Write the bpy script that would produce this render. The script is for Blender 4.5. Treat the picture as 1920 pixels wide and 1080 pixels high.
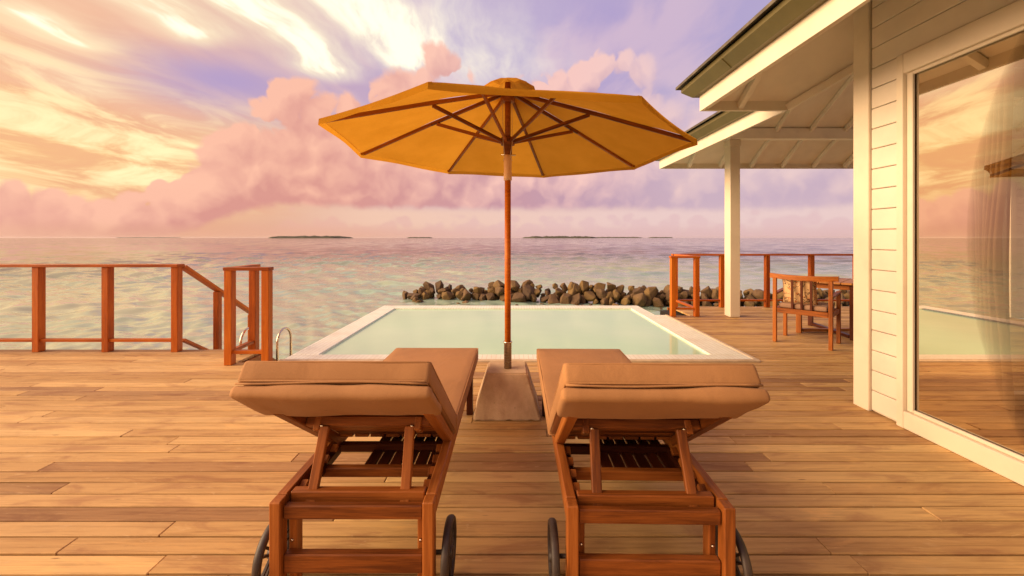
import bpy, bmesh, math, random
from mathutils import Vector, Matrix, Quaternion, noise
R = math.radians
for o in list(bpy.data.objects):
    bpy.data.objects.remove(o)
scene = bpy.context.scene
random.seed(11)

# ------------------------------------------------------------------ camera
EYE = 1.30
cam_data = bpy.data.cameras.new('camera')
cam = bpy.data.objects.new('camera', cam_data)
scene.collection.objects.link(cam)
cam.location = (0, 0, EYE)
cam.rotation_euler = (R(90), 0, 0)
cam_data.sensor_width = 36
cam_data.lens = 36 * 763 / 1920
cam_data.shift_y = -94 / 1920
cam_data.shift_x = 3 / 1920
cam_data.clip_start = 0.05
cam_data.clip_end = 60000
scene.camera = cam

scene.view_settings.view_transform = 'Standard'
scene.view_settings.look = 'None'
scene.view_settings.exposure = 1.2
scene.view_settings.gamma = 1.0
scene.view_settings.use_curve_mapping = False
scene.cycles.use_denoising = True
scene.cycles.max_bounces = 6
scene.cycles.diffuse_bounces = 3
scene.cycles.transparent_max_bounces = 12
scene.cycles.caustics_reflective = False
scene.cycles.caustics_refractive = False
scene.cycles.sample_clamp_indirect = 6.0

SUN_AZ, SUN_EL = R(-99), R(22)       # to the left of the view, low


def lin(r, g, b):
    f = lambda c: (c / 255 / 12.92) if c / 255 <= 0.04045 else ((c / 255 + 0.055) / 1.055) ** 2.4
    return (f(r), f(g), f(b), 1.0)


# ------------------------------------------------------------------ node expressions
class G:
    """small helper that builds shader node graphs from expressions"""
    def __init__(self, tree):
        self.t = tree
        self.n = tree.nodes
        self.l = tree.links

    def put(self, sock, v):
        if isinstance(v, E):
            self.l.new(v.s, sock)
        elif isinstance(v, bpy.types.NodeSocket):
            self.l.new(v, sock)
        elif v is not None:
            sock.default_value = v

    def node(self, kind, ins=None, **props):
        nd = self.n.new(kind)
        for k, v in props.items():
            setattr(nd, k, v)
        for k, v in (ins or {}).items():
            self.put(nd.inputs[k], v)
        return nd

    def m(self, op, a, b=None, c=None, clamp=False):
        nd = self.n.new('ShaderNodeMath')
        nd.operation = op
        nd.use_clamp = clamp
        for i, v in enumerate((a, b, c)):
            if v is not None:
                self.put(nd.inputs[i], v)
        return E(self, nd.outputs[0])

    def step(self, x, lo, hi, to0=0.0, to1=1.0):
        nd = self.n.new('ShaderNodeMapRange')
        nd.interpolation_type = 'SMOOTHSTEP'
        for i, v in enumerate((x, lo, hi, to0, to1)):
            self.put(nd.inputs[i], v)
        return E(self, nd.outputs[0])

    def lerp(self, x, lo, hi, to0=0.0, to1=1.0):
        nd = self.n.new('ShaderNodeMapRange')
        for i, v in enumerate((x, lo, hi, to0, to1)):
            self.put(nd.inputs[i], v)
        return E(self, nd.outputs[0])

    def mix(self, f, a, b, mode='MIX'):
        nd = self.n.new('ShaderNodeMix')
        nd.data_type = 'RGBA'
        nd.blend_type = mode
        nd.clamp_factor = True
        self.put(nd.inputs[0], f)
        self.put(nd.inputs[6], a)
        self.put(nd.inputs[7], b)
        return E(self, nd.outputs[2])

    def vec(self, x, y, z):
        nd = self.n.new('ShaderNodeCombineXYZ')
        for i, v in enumerate((x, y, z)):
            self.put(nd.inputs[i], v)
        return E(self, nd.outputs[0])

    def xyz(self, v):
        nd = self.n.new('ShaderNodeSeparateXYZ')
        self.put(nd.inputs[0], v)
        return [E(self, nd.outputs[i]) for i in range(3)]

    def mapping(self, v, loc=(0, 0, 0), rot=(0, 0, 0), scale=(1, 1, 1)):
        nd = self.n.new('ShaderNodeMapping')
        self.put(nd.inputs[0], v)
        nd.inputs[1].default_value = loc
        nd.inputs[2].default_value = rot
        nd.inputs[3].default_value = scale
        return E(self, nd.outputs[0])

    def noise(self, v, scale=5, detail=4, rough=0.5, dist=0.0, color=False, dim='3D'):
        nd = self.n.new('ShaderNodeTexNoise')
        nd.noise_dimensions = dim
        if v is not None:
            self.put(nd.inputs['Vector'], v)
        nd.inputs['Scale'].default_value = scale
        nd.inputs['Detail'].default_value = detail
        nd.inputs['Roughness'].default_value = rough
        nd.inputs['Distortion'].default_value = dist
        return E(self, nd.outputs['Color' if color else 'Fac'])

    def voro(self, v, scale=5, detail=2.0, rough=0.5, feature='SMOOTH_F1', smooth=0.5, out='Distance', dim='3D'):
        nd = self.n.new('ShaderNodeTexVoronoi')
        nd.voronoi_dimensions = dim
        nd.feature = feature
        if v is not None:
            self.put(nd.inputs['Vector'], v)
        nd.inputs['Scale'].default_value = scale
        nd.inputs['Detail'].default_value = detail
        nd.inputs['Roughness'].default_value = rough
        if 'Smoothness' in nd.inputs:
            nd.inputs['Smoothness'].default_value = smooth
        return E(self, nd.outputs[out])

    def ramp(self, x, stops, interp='LINEAR'):
        nd = self.n.new('ShaderNodeValToRGB')
        self.put(nd.inputs[0], x)
        cr = nd.color_ramp
        cr.interpolation = interp
        while len(cr.elements) < len(stops):
            cr.elements.new(0.5)
        for e, (p, c) in zip(cr.elements, stops):
            e.position = p
            e.color = c if len(c) == 4 else (*c, 1)
        return E(self, nd.outputs[0])

    def curve(self, x, pts):
        nd = self.n.new('ShaderNodeFloatCurve')
        self.put(nd.inputs['Value'], x)
        c = nd.mapping.curves[0]
        while len(c.points) < len(pts):
            c.points.new(0.5, 0.5)
        for p, (a, b) in zip(c.points, pts):
            p.location = (a, b)
            p.handle_type = 'VECTOR'
        nd.mapping.update()
        return E(self, nd.outputs[0])


class E:
    def __init__(self, g, s):
        self.g, self.s = g, s
    def __add__(self, o): return self.g.m('ADD', self, o)
    __radd__ = __add__
    def __sub__(self, o): return self.g.m('SUBTRACT', self, o)
    def __rsub__(self, o): return self.g.m('SUBTRACT', o, self)
    def __mul__(self, o): return self.g.m('MULTIPLY', self, o)
    __rmul__ = __mul__
    def __truediv__(self, o): return self.g.m('DIVIDE', self, o)
    def __neg__(self): return self.g.m('MULTIPLY', self, -1.0)


# ------------------------------------------------------------------ world: sunset sky with clouds
world = bpy.data.worlds.new('World')
scene.world = world
world.use_nodes = True
world.cycles.sampling_method = 'MANUAL'
world.cycles.sample_map_resolution = 512
world.node_tree.nodes.clear()
g = G(world.node_tree)
direction = g.node('ShaderNodeTexCoord').outputs['Generated']
dx, dy, dz0 = g.xyz(direction)
dz = g.m('ABSOLUTE', dz0)
hyp = g.m('SQRT', dx * dx + dy * dy) + 1e-4
az = g.m('ARCTAN2', dx, dy)                 # 0 ahead, positive to the right
te = dz / hyp                               # tangent of the elevation


def sky_pt(px, py):
    a = math.atan((px - 957) / 763)
    return a, (446 - py) / 763 * math.cos(a)


# soft billow domain
el = g.m('ARCTANGENT', te)
cp = g.vec(az, el, 0.0)
warp = g.noise(cp, 7, 4, 0.55, color=True, dim='2D')
wv = g.node('ShaderNodeVectorMath', {0: warp, 1: (0.5, 0.5, 0.5)}, operation='SUBTRACT').outputs[0]
wv = g.node('ShaderNodeVectorMath', {0: wv, 3: 0.09}, operation='SCALE').outputs[0]
cpw = g.node('ShaderNodeVectorMath', {0: cp, 1: wv}, operation='ADD').outputs[0]


def billow(v):
    b1 = g.voro(v, 8.5, 2.0, 0.5, feature='F1', dim='2D')
    return 1.0 - b1


cp2 = g.node('ShaderNodeVectorMath', {0: cpw, 1: (-0.022, 0.026, 0)}, operation='ADD').outputs[0]
bl = billow(cpw)
bl2 = billow(cp2)
fine = g.noise(cpw, 26, 5, 0.6, dim='2D')
relief = (bl - bl2) * 0.8 + (fine - 0.5) * 0.4

# clear sky: Nishita at sunset, graded by height and by the distance from the glow on the left
nish = g.node('ShaderNodeTexSky', sky_type='NISHITA', sun_disc=False, sun_elevation=R(9),
              sun_rotation=SUN_AZ, altitude=0.0, air_density=1.4, dust_density=3.0, ozone_density=3.0).outputs[0]
nish = g.mix(1.0, nish, (0.10, 0.10, 0.10, 1), 'MULTIPLY')
toleft = g.step(g.m('COSINE', az + 1.15), 0.54, 0.985)
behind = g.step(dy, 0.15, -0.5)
grad = g.ramp(te * 1.4, [(0.0, lin(232, 190, 182)), (0.16, lin(226, 190, 190)), (0.38, lin(200, 176, 206)), (0.62, lin(172, 155, 208)), (1.0, lin(198, 176, 208))])
gradl = g.ramp(te * 1.4, [(0.0, lin(236, 172, 138)), (0.2, lin(255, 200, 132)), (0.42, lin(253, 196, 150)), (0.7, lin(242, 184, 156)), (1.0, lin(222, 172, 170))])
grad = g.mix(toleft, grad, gradl)
toright = g.step(az, 0.05, 0.7) * (1.0 - behind)
grad = g.mix(toright * 0.7, grad, g.ramp(te * 1.4, [(0.0, lin(226, 196, 196)), (0.3, lin(206, 192, 210)), (0.7, lin(188, 174, 208)), (1.0, lin(184, 170, 206))]))
grad = g.mix(behind * 0.85, grad, g.ramp(te * 0.8, [(0.0, lin(246, 190, 150)), (0.4, lin(250, 200, 165)), (1.0, lin(226, 180, 180))]))  # sky behind the camera, made bright peach to light camera-facing surfaces
clear = g.mix(0.10, grad, nish)

# thin high cloud, streaks that run out from overhead towards the horizon ahead
inv = 1.0 / g.m('MAXIMUM', dz, 0.03) if False else g.m('DIVIDE', 1.0, g.m('MAXIMUM', dz, 0.03))
qx, qy = dx * inv, dy * inv
qv = g.vec(qx, qy, 0.0)
qw = g.noise(qv, 1.3, 3, 0.5, color=True, dim='2D')
qwv = g.node('ShaderNodeVectorMath', {0: qw, 3: 0.26}, operation='SCALE').outputs[0]
qv2 = g.node('ShaderNodeVectorMath', {0: qv, 1: qwv}, operation='ADD').outputs[0]
wisp = g.noise(g.mapping(qv2, rot=(0, 0, R(-10)), scale=(1.7, 0.55, 1)), 1.5, 5, 0.52, dim='2D')
wisp_f = g.noise(g.mapping(qv2, rot=(0, 0, R(-14)), scale=(3.6, 1.0, 1)), 2.2, 5, 0.56, dim='2D')
high = g.step(te, 0.16, 0.30)
front = g.step(dy, 0.3, 0.5)
gx = (dx / g.m('MAXIMUM', dy, 0.2) + 0.70) / 0.30
gy = (dz / g.m('MAXIMUM', dy, 0.2) - 0.385 + (gx * 0.035)) / 0.085
hole = g.m('POWER', 2.718, -(gx * gx + gy * gy)) * front
veil = g.step(wisp, 0.40, 0.70) * high * (1.0 - 0.35 * toright) * (1.0 - 0.85 * hole)
clear = g.mix(hole * 0.8, clear, lin(166, 152, 206))
sky = g.mix(veil * 0.62, clear, g.mix(toleft, lin(226, 196, 205), lin(250, 205, 170)))


def streak(p0, p1, wid, gain):
    """a bright plume between two points of the high-cloud plane"""
    def pl(p):
        u, v = (p[0] - 957) / 763, (446 - p[1]) / 763
        return u / v, 1 / v
    (x0, y0), (x1, y1) = pl(p0), pl(p1)
    L = math.hypot(x1 - x0, y1 - y0)
    ux, uy = (x1 - x0) / L, (y1 - y0) / L
    wx, wy = g.xyz(qv2)[:2]
    wx, wy = wx - (x0 + 0.13), wy - (y0 + 0.13)
    s = (wx * ux + wy * uy) / L
    c = wx * (-uy) + wy * ux
    body = g.m('POWER', 2.718, -(c * c) / (wid * wid))
    ends = g.step(s, -0.35, 0.15) * g.step(s, 1.15, 0.7)
    return body * ends * g.lerp(wisp_f, 0.3, 0.68, 0.5, 1.15) * gain


plumes = None
for p0, p1, wd, gn in [((395, -40), (640, 150), 0.17, 1.6), ((590, -60), (800, 140), 0.19, 1.55), ((215, -30), (385, 78), 0.13, 1.4),
                       ((30, 15), (210, 100), 0.13, 1.35), ((20, 95), (190, 190), 0.2, 0.6), ((820, 20), (960, 170), 0.35, 0.7)]:
    st = streak(p0, p1, wd, gn)
    plumes = st if plumes is None else plumes + st
sky = g.mix(g.m('MINIMUM', plumes * 0.9, 1.0), sky, g.mix(toleft, lin(255, 243, 222), lin(255, 236, 196)))
sky = g.mix(g.step(plumes, 0.75, 1.4), sky, (1.15, 1.08, 0.86, 1))

# layered bands low on the left, glowing where the sun stands behind the cloud
bands = g.noise(g.vec(az * 3.4, el * 14.0 + az * 1.2, 0.3), 1.5, 6, 0.64, 0.5, dim='2D')
glow_az = g.step(g.m('COSINE', az + 1.15), 0.745, 0.91)
glow_el = g.step(te, 0.02, 0.12) * g.step(te, 0.42, 0.16)
glow = g.step(bands, 0.36, 0.68) * glow_az * glow_el * (1.0 - hole)
sky = g.mix(glow * 0.95, sky, (1.22, 0.94, 0.52, 1))
dusk = g.step(bands, 0.52, 0.34) * glow_az * g.step(te, 0.45, 0.25) * (1.0 - hole)
sky = g.mix(dusk * 0.40, sky, lin(240, 170, 140))

# the cumulus bank along the horizon
SPAN = 2.0
outline = [(-2.0, 0.13), (-1.6, 0.17), (-1.25, 0.12), (-1.05, 0.1)]
for p in [(0, 362), (80, 362), (150, 378), (215, 385), (300, 350), (398, 290), (490, 226), (600, 205), (700, 196), (900, 196), (1098, 160), (1215, 190), (1330, 235), (1500, 270), (1900, 315)]:
    outline.append(sky_pt(*p))
outline += [(1.2, 0.12), (1.6, 0.17), (2.0, 0.13)]
HEADS = [(30, 384, 38), (95, 382, 36), (150, 398, 30), (200, 408, 34), (255, 380, 36), (300, 362, 40), (332, 348, 22), (375, 350, 42), (425, 304, 52), (452, 274, 42),
         (500, 272, 50), (478, 196, 19), (500, 214, 34), (535, 190, 38), (563, 180, 32), (600, 216, 40), (650, 226, 40), (715, 194, 36), (756, 168, 32), (790, 152, 26),
         (820, 122, 29), (846, 128, 23), (858, 152, 20), (880, 236, 60), (960, 222, 50), (1003, 168, 36), (1038, 164, 36), (1092, 152, 38), (1122, 126, 32), (1160, 126, 32),
         (1190, 142, 32), (1213, 190, 36), (1255, 226, 40), (1312, 240, 42)]
cu_in = g.lerp(az, -SPAN, SPAN)
top = g.curve(cu_in, [((a + SPAN) / (2 * SPAN), t) for a, t in outline])
ahead = g.step(dy, 0.30, 0.36)
sdy = g.m('MAXIMUM', dy, 0.2)
uvp = g.vec(dx / sdy, dz / sdy, 0.0)
wv2_ = g.node('ShaderNodeVectorMath', {0: wv, 3: 0.30}, operation='SCALE').outputs[0]
uvp = g.node('ShaderNodeVectorMath', {0: uvp, 1: wv2_}, operation='ADD').outputs[0]


def head_field(v_):
    f_ = None
    for hx, hy, hr in HEADS:
        dd = E(g, g.node('ShaderNodeVectorMath', {0: v_, 1: ((hx - 957) / 763, (446 - hy) / 763, 0.0)}, operation='DISTANCE').outputs['Value'])
        hv = hr / 763 - dd
        f_ = hv if f_ is None else g.m('MAXIMUM', f_, hv)
    return f_


heads = head_field(uvp)
uv_l = g.node('ShaderNodeVectorMath', {0: uvp, 1: (-0.014, 0.020, 0.0)}, operation='ADD').outputs[0]
swell = (heads - head_field(uv_l)) * 26.0 * ahead
heads = heads * ahead - (1.0 - ahead)
puff = g.m('SQRT', g.m('MAXIMUM', bl, 0.0)) - 0.72
fray = g.noise(cpw, 60, 4, 0.6, dim='2D')
edge = g.m('MAXIMUM', top - te + puff * 0.05 + 0.012, heads + puff * 0.060 + 0.020) + (fine - 0.5) * 0.020 + (fray - 0.5) * 0.012
cum = g.step(edge, -0.005, 0.015)
soft = g.step(edge, -0.02, 0.05)
cum = g.lerp(g.step(az, 0.22, 0.42), 0, 1, 1, 0) * cum + g.step(az, 0.22, 0.42) * soft * 0.75
base_t = g.step(az, -0.80, -0.50, -0.03, 0.070) + g.step(az, 0.25, 0.5, 0.0, -0.012)
under = g.step(te + (fine - 0.5) * 0.02 - base_t, -0.008, 0.012)
cum = cum * under
lit = g.m('ADD', relief * 1.35, 0.46) + swell * 0.34 * g.step(edge, 0.16, 0.02)
lit = lit + g.step(edge, 0.14, 0.0) * 0.34 - g.step(te - base_t, 0.06, 0.0) * 0.40
side = g.step(az, -0.50, 0.25)
c_lit = g.mix(side, lin(250, 190, 164), lin(244, 198, 190))
c_dark = g.mix(side, lin(216, 150, 140), lin(192, 152, 168))
c_dark = g.mix(g.step(az, 0.0, 0.5), c_dark, lin(196, 170, 190))
c_lit = g.mix(g.step(az, 0.1, 0.5), c_lit, lin(238, 205, 200))
cloud = g.mix(g.m('MAXIMUM', g.m('MINIMUM', lit, 1.0), 0.0), c_dark, c_lit)
sky = g.mix(cum * 0.96, sky, cloud)

# small far heads between the bank and the horizon
far_n = g.voro(g.vec(az, el * 1.25, 2.0), 19, 1.0, 0.5, feature='F1', dim='2D')
far_m = g.step(0.085 - te + (0.5 - far_n) * 0.075, 0.03, 0.055) * g.step(az, -0.62, -0.42) * (1.0 - cum) * 0.55
sky = g.mix(far_m, sky, g.mix(side, lin(232, 176, 160), lin(226, 188, 190)))
# pale gap under the bank, thick air at the horizon
gap = g.step(te, 0.085, 0.055) * g.step(te, 0.0, 0.03) * (1.0 - far_m * 1.2) * g.step(az, -0.55, -0.3) * (1.0 - cum)
sky = g.mix(gap * 0.6, sky, g.mix(g.step(az, -0.3, 0.4), lin(248, 206, 176), lin(240, 210, 204)))
sky = g.mix(g.step(te, 0.04, 0.0) * 0.7, sky, g.mix(side, lin(230, 172, 142), lin(222, 182, 178)))

# the glow of the veiled sun, left of the view
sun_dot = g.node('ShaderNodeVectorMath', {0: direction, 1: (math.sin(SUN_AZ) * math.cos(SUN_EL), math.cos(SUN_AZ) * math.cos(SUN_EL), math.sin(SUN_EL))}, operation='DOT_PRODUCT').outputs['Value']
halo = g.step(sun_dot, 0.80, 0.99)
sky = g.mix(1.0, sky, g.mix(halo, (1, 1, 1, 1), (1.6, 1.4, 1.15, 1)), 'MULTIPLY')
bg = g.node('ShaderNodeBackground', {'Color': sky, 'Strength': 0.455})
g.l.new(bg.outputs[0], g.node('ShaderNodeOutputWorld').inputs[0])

# one low sun, softened by cloud
sd = bpy.data.lights.new('sun', 'SUN')
sd.energy = 3.0
sd.angle = R(48)
sd.color = (1.0, 0.72, 0.44)
sun = bpy.data.objects.new('sun', sd)
scene.collection.objects.link(sun)
sv = Vector((math.sin(SUN_AZ) * math.cos(SUN_EL), math.cos(SUN_AZ) * math.cos(SUN_EL), math.sin(SUN_EL)))
sun.rotation_euler = sv.to_track_quat('Z', 'Y').to_euler()

# ------------------------------------------------------------------ mesh helpers
COL = scene.collection


def obj(name, mesh, parent=None, mat=None, loc=None, rot=None, smooth=False):
    o = bpy.data.objects.new(name, mesh)
    COL.objects.link(o)
    if mat is not None and not mesh.materials:
        mesh.materials.append(mat)
    if parent is not None:
        o.parent = parent
    if loc is not None:
        o.location = loc
    if rot is not None:
        o.rotation_mode = 'QUATERNION' if isinstance(rot, Quaternion) else 'XYZ'
        if isinstance(rot, Quaternion):
            o.rotation_quaternion = rot
        else:
            o.rotation_euler = rot
    if smooth:
        for p in mesh.polygons:
            p.use_smooth = True
    return o


def tag(o, label=None, cat=None, group=None, kind=None):
    if label: o['label'] = label
    if cat: o['category'] = cat
    if group: o['group'] = group
    if kind: o['kind'] = kind
    return o


def thing(name, label, cat, loc=(0, 0, 0), rz=0.0, group=None):
    o = bpy.data.objects.new(name, None)
    COL.objects.link(o)
    o.location = loc
    o.rotation_euler = (0, 0, rz)
    o.empty_display_size = 0.1
    return tag(o, label, cat, group)


def copy_tree(o, parent=None):
    c = o.copy()
    COL.objects.link(c)
    c.parent = parent
    for ch in o.children:
        copy_tree(ch, c)
    return c


def mesh_from(bm, name='mesh'):
    me = bpy.data.meshes.new(name)
    bm.to_mesh(me)
    bm.free()
    return me


def poly_mesh(verts, faces, name='mesh'):
    me = bpy.data.meshes.new(name)
    me.from_pydata([tuple(v) for v in verts], [], faces)
    me.update()
    return me


_boxes = {}


def box_mesh(sx, sy, sz, bev=0.003, seg=1):
    key = (round(sx, 4), round(sy, 4), round(sz, 4), bev, seg)
    if key in _boxes:
        return _boxes[key].copy() if False else _boxes[key]
    bm = bmesh.new()
    bmesh.ops.create_cube(bm, size=1.0)
    bmesh.ops.scale(bm, vec=(sx, sy, sz), verts=bm.verts)
    if bev:
        bmesh.ops.bevel(bm, geom=bm.edges[:], offset=min(bev, 0.4 * min(sx, sy, sz)), segments=seg, affect='EDGES', profile=0.6)
    me = mesh_from(bm, 'block')
    _boxes[key] = me
    return me


_matbox = {}


def block(name, c, size, mat, parent=None, bev=0.003, rot=None, seg=1):
    """an axis-aligned bevelled block round its centre"""
    key = (round(size[0], 4), round(size[1], 4), round(size[2], 4), bev, seg, mat.name)
    if key not in _matbox:
        me = box_mesh(size[0], size[1], size[2], bev, seg).copy()
        me.materials.append(mat)
        _matbox[key] = me
    return obj(name, _matbox[key], parent, None, c, rot)


def bar(name, p0, p1, w, h, mat, parent=None, bev=0.003, up=(0, 0, 1), seg=1):
    """a straight timber from p0 to p1, w wide, h high, its grain along its length"""
    p0, p1 = Vector(p0), Vector(p1)
    d = p1 - p0
    x = d.normalized()
    u = Vector(up)
    if abs(x.dot(u)) > 0.98:
        u = Vector((0, 1, 0))
    y = u.cross(x).normalized()
    z = x.cross(y)
    m = Matrix((x, y, z)).transposed()
    return block(name, (p0 + p1) / 2, (d.length, w, h), mat, parent, bev, m.to_quaternion(), seg)


def tube_mesh(pts, r, n=10, caps=True, radii=None):
    pts = [Vector(p) for p in pts]
    vs, fs = [], []
    prev = None
    for i, p in enumerate(pts):
        t = (pts[min(i + 1, len(pts) - 1)] - pts[max(i - 1, 0)]).normalized()
        a = Vector((0, 0, 1)) if abs(t.z) < 0.95 else Vector((1, 0, 0))
        if prev is not None:
            a = prev
        s = t.cross(a).normalized()
        b = s.cross(t).normalized()
        prev = b
        rr = radii[i] if radii else r
        for k in range(n):
            an = 2 * math.pi * k / n
            vs.append(p + (s * math.cos(an) + b * math.sin(an)) * rr)
    for i in range(len(pts) - 1):
        for k in range(n):
            a0, a1 = i * n + k, i * n + (k + 1) % n
            fs.append((a0, a1, a1 + n, a0 + n))
    if caps:
        fs.append(tuple(range(n - 1, -1, -1)))
        fs.append(tuple(range((len(pts) - 1) * n, len(pts) * n)))
    me = poly_mesh(vs, fs)
    for p in me.polygons:
        p.use_smooth = len(p.vertices) == 4
    return me


def lathe_mesh(profile, n=20):
    vs, fs = [], []
    for r, z in profile:
        for k in range(n):
            a = 2 * math.pi * k / n
            vs.append((r * math.cos(a), r * math.sin(a), z))
    for i in range(len(profile) - 1):
        for k in range(n):
            a0, a1 = i * n + k, i * n + (k + 1) % n
            fs.append((a0, a1, a1 + n, a0 + n))
    fs.append(tuple(range(n - 1, -1, -1)))
    fs.append(tuple(range((len(profile) - 1) * n, len(profile) * n)))
    me = poly_mesh(vs, fs)
    for p in me.polygons:
        p.use_smooth = len(p.vertices) == 4
    return me


# ------------------------------------------------------------------ materials
def new_mat(name):
    m = bpy.data.materials.new(name)
    m.use_nodes = True
    m.node_tree.nodes.clear()
    gg = G(m.node_tree)
    out = gg.node('ShaderNodeOutputMaterial')
    return m, gg, out


def principled(gg, out, color, rough=0.5, bump=None, bstr=0.3, bdist=0.01, **ins):
    d = {'Base Color': color, 'Roughness': rough}
    d.update(ins)
    b = gg.node('ShaderNodeBsdfPrincipled', d)
    if bump is not None:
        bp = gg.node('ShaderNodeBump', {'Height': bump, 'Strength': bstr, 'Distance': bdist})
        gg.l.new(bp.outputs[0], b.inputs['Normal'])
    gg.l.new(b.outputs[0], out.inputs[0])
    return b


def shifted(gg, spread=17.0):
    """object coordinates, moved by a random amount for every object"""
    oc = gg.node('ShaderNodeTexCoord').outputs['Object']
    rnd = E(gg, gg.node('ShaderNodeObjectInfo').outputs['Random'])
    off = gg.vec(rnd * spread, rnd * (spread * 1.7), rnd * (spread * 0.6))
    v = gg.node('ShaderNodeVectorMath', {0: oc, 1: off}, operation='ADD').outputs[0]
    return v, rnd


def wood(name, dark, mid, light, rough=0.42, scale=1.0, vary=0.25, coat=0.0):
    m, gg, out = new_mat(name)
    v, rnd = shifted(gg)
    grain = gg.noise(gg.mapping(v, scale=(1.3 * scale, 22 * scale, 22 * scale)), 2.2, 6, 0.62, 0.7)
    fibre = gg.noise(gg.mapping(v, scale=(6 * scale, 160 * scale, 160 * scale)), 2.0, 3, 0.5)
    broad = gg.noise(gg.mapping(v, scale=(0.9, 4.0, 4.0)), 1.8, 3, 0.5)
    f = grain * 0.62 + fibre * 0.2 + broad * 0.36 + (rnd - 0.5) * vary - 0.09
    c = gg.ramp(f, [(0.30, dark), (0.52, mid), (0.74, light)])
    principled(gg, out, c, gg.lerp(fibre, 0.3, 0.7, rough - 0.06, rough + 0.12), grain * 0.5 + fibre * 0.5, 0.25, 0.003,
               **{'Coat Weight': coat, 'Coat Roughness': 0.25, 'Specular IOR Level': 0.25})
    return m


teak = wood('oiled_teak', (0.11, 0.029, 0.005), (0.295, 0.088, 0.015), (0.44, 0.152, 0.030), rough=0.46)
teak_rail = wood('varnished_rail_teak', (0.21, 0.040, 0.003), (0.44, 0.100, 0.006), (0.58, 0.165, 0.012), rough=0.42)
teak_chair = wood('armchair_teak', (0.14, 0.036, 0.005), (0.33, 0.095, 0.013), (0.46, 0.155, 0.026), rough=0.44)
teak_dark = wood('darker_teak', (0.030, 0.007, 0.003), (0.075, 0.016, 0.005), (0.12, 0.03, 0.010), rough=0.38)  # darker copy of the teak; paints the backlit shade on the table legs
teak_pale = wood('pale_teak', (0.20, 0.070, 0.018), (0.38, 0.15, 0.040), (0.50, 0.23, 0.075), rough=0.45)

# deck planks: weathered hardwood, every board of its own tone
plank_mat, gg, out = new_mat('deck_hardwood')
v, rnd = shifted(gg, 23)
tone = gg.ramp(rnd, [(0.0, (0.24, 0.118, 0.060)), (0.10, (0.56, 0.35, 0.150)), (0.20, (0.44, 0.255, 0.105)), (0.32, (0.68, 0.45, 0.200)), (0.42, (0.50, 0.30, 0.130)),
                     (0.52, (0.32, 0.17, 0.082)), (0.62, (0.58, 0.37, 0.155)), (0.72, (0.47, 0.265, 0.110)), (0.82, (0.70, 0.475, 0.22)), (0.92, (0.50, 0.31, 0.140)), (1.0, (0.28, 0.145, 0.078))])
tone = gg.mix(0.20, tone, (0.58, 0.375, 0.165, 1))
grain = gg.noise(gg.mapping(v, scale=(0.8, 26, 10)), 2.0, 6, 0.65, 0.9)
fibre = gg.noise(gg.mapping(v, scale=(5, 210, 60)), 1.6, 3, 0.5)
blotch = gg.noise(gg.mapping(v, scale=(1.6, 6.0, 1)), 1.5, 4, 0.6, 0.6)
wear = gg.noise(gg.mapping(v, rot=(0, 0, 0.7), scale=(3.2, 9, 1)), 1.6, 3, 0.55)
c = gg.mix(gg.step(grain, 0.42, 0.72) * 0.6, tone, gg.mix(1.0, tone, (0.50, 0.43, 0.40, 1), 'MULTIPLY'))
c = gg.mix(gg.step(blotch, 0.50, 0.70) * 0.75, c, gg.mix(1.0, tone, (0.62, 0.52, 0.58, 1), 'MULTIPLY'))
c = gg.mix(gg.step(blotch, 0.45, 0.25) * 0.55, c, gg.mix(1.0, tone, (1.32, 1.26, 1.12, 1), 'MULTIPLY'))
c = gg.mix(gg.step(wear, 0.66, 0.78) * 0.35, c, (0.60, 0.42, 0.24, 1))
c = gg.mix(gg.step(fibre, 0.6, 0.8) * 0.25, c, (0.12, 0.055, 0.028, 1))
scuff = gg.noise(gg.mapping(v, rot=(0, 0, 0.5), scale=(5, 22, 1)), 1.8, 5, 0.65, 1.0)
c = gg.mix(gg.step(scuff, 0.60, 0.74) * 0.45, c, (0.66, 0.47, 0.26, 1))
c = gg.mix(gg.step(scuff, 0.36, 0.24) * 0.45, c, (0.22, 0.12, 0.07, 1))
knot = gg.voro(gg.mapping(v, scale=(1.6, 9, 1)), 1.2, 0, feature='F1')
c = gg.mix(gg.step(knot, 0.06, 0.025) * 0.7, c, (0.10, 0.045, 0.02, 1))
c = gg.mix(1.0, c, (1.04, 1.04, 0.97, 1), 'MULTIPLY')
principled(gg, out, c, gg.lerp(blotch, 0.3, 0.7, 0.50, 0.68), grain * 0.5 + fibre * 0.5, 0.45, 0.005, **{'Specular IOR Level': 0.14})

shade_mat, gg, out = new_mat('deck_substructure')
principled(gg, out, (0.018, 0.010, 0.006, 1), 0.9)


def fabric(name, color, color2, bumpscale=260, sheen=0.03):
    m, gg, out = new_mat(name)
    v, rnd = shifted(gg)
    weave = gg.noise(v, bumpscale, 2, 0.5)
    crease = gg.noise(gg.mapping(v, scale=(3.0, 1.6, 3.0)), 2.2, 4, 0.5, 0.8)
    fade = gg.noise(v, 2.6, 4, 0.55)
    c = gg.mix(gg.step(fade, 0.3, 0.7), color, color2)
    c = gg.mix(gg.step(weave, 0.45, 0.75) * 0.18, c, gg.mix(1.0, c, (0.6, 0.55, 0.5, 1), 'MULTIPLY'))
    b = principled(gg, out, c, 0.85, None, **{'Sheen Weight': sheen, 'Sheen Roughness': 0.5})
    b1 = gg.node('ShaderNodeBump', {'Height': crease, 'Strength': 0.25, 'Distance': 0.018})
    b2 = gg.node('ShaderNodeBump', {'Height': weave, 'Strength': 0.2, 'Distance': 0.001, 'Normal': b1.outputs[0]})
    gg.l.new(b2.outputs[0], b.inputs['Normal'])
    return m


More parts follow.
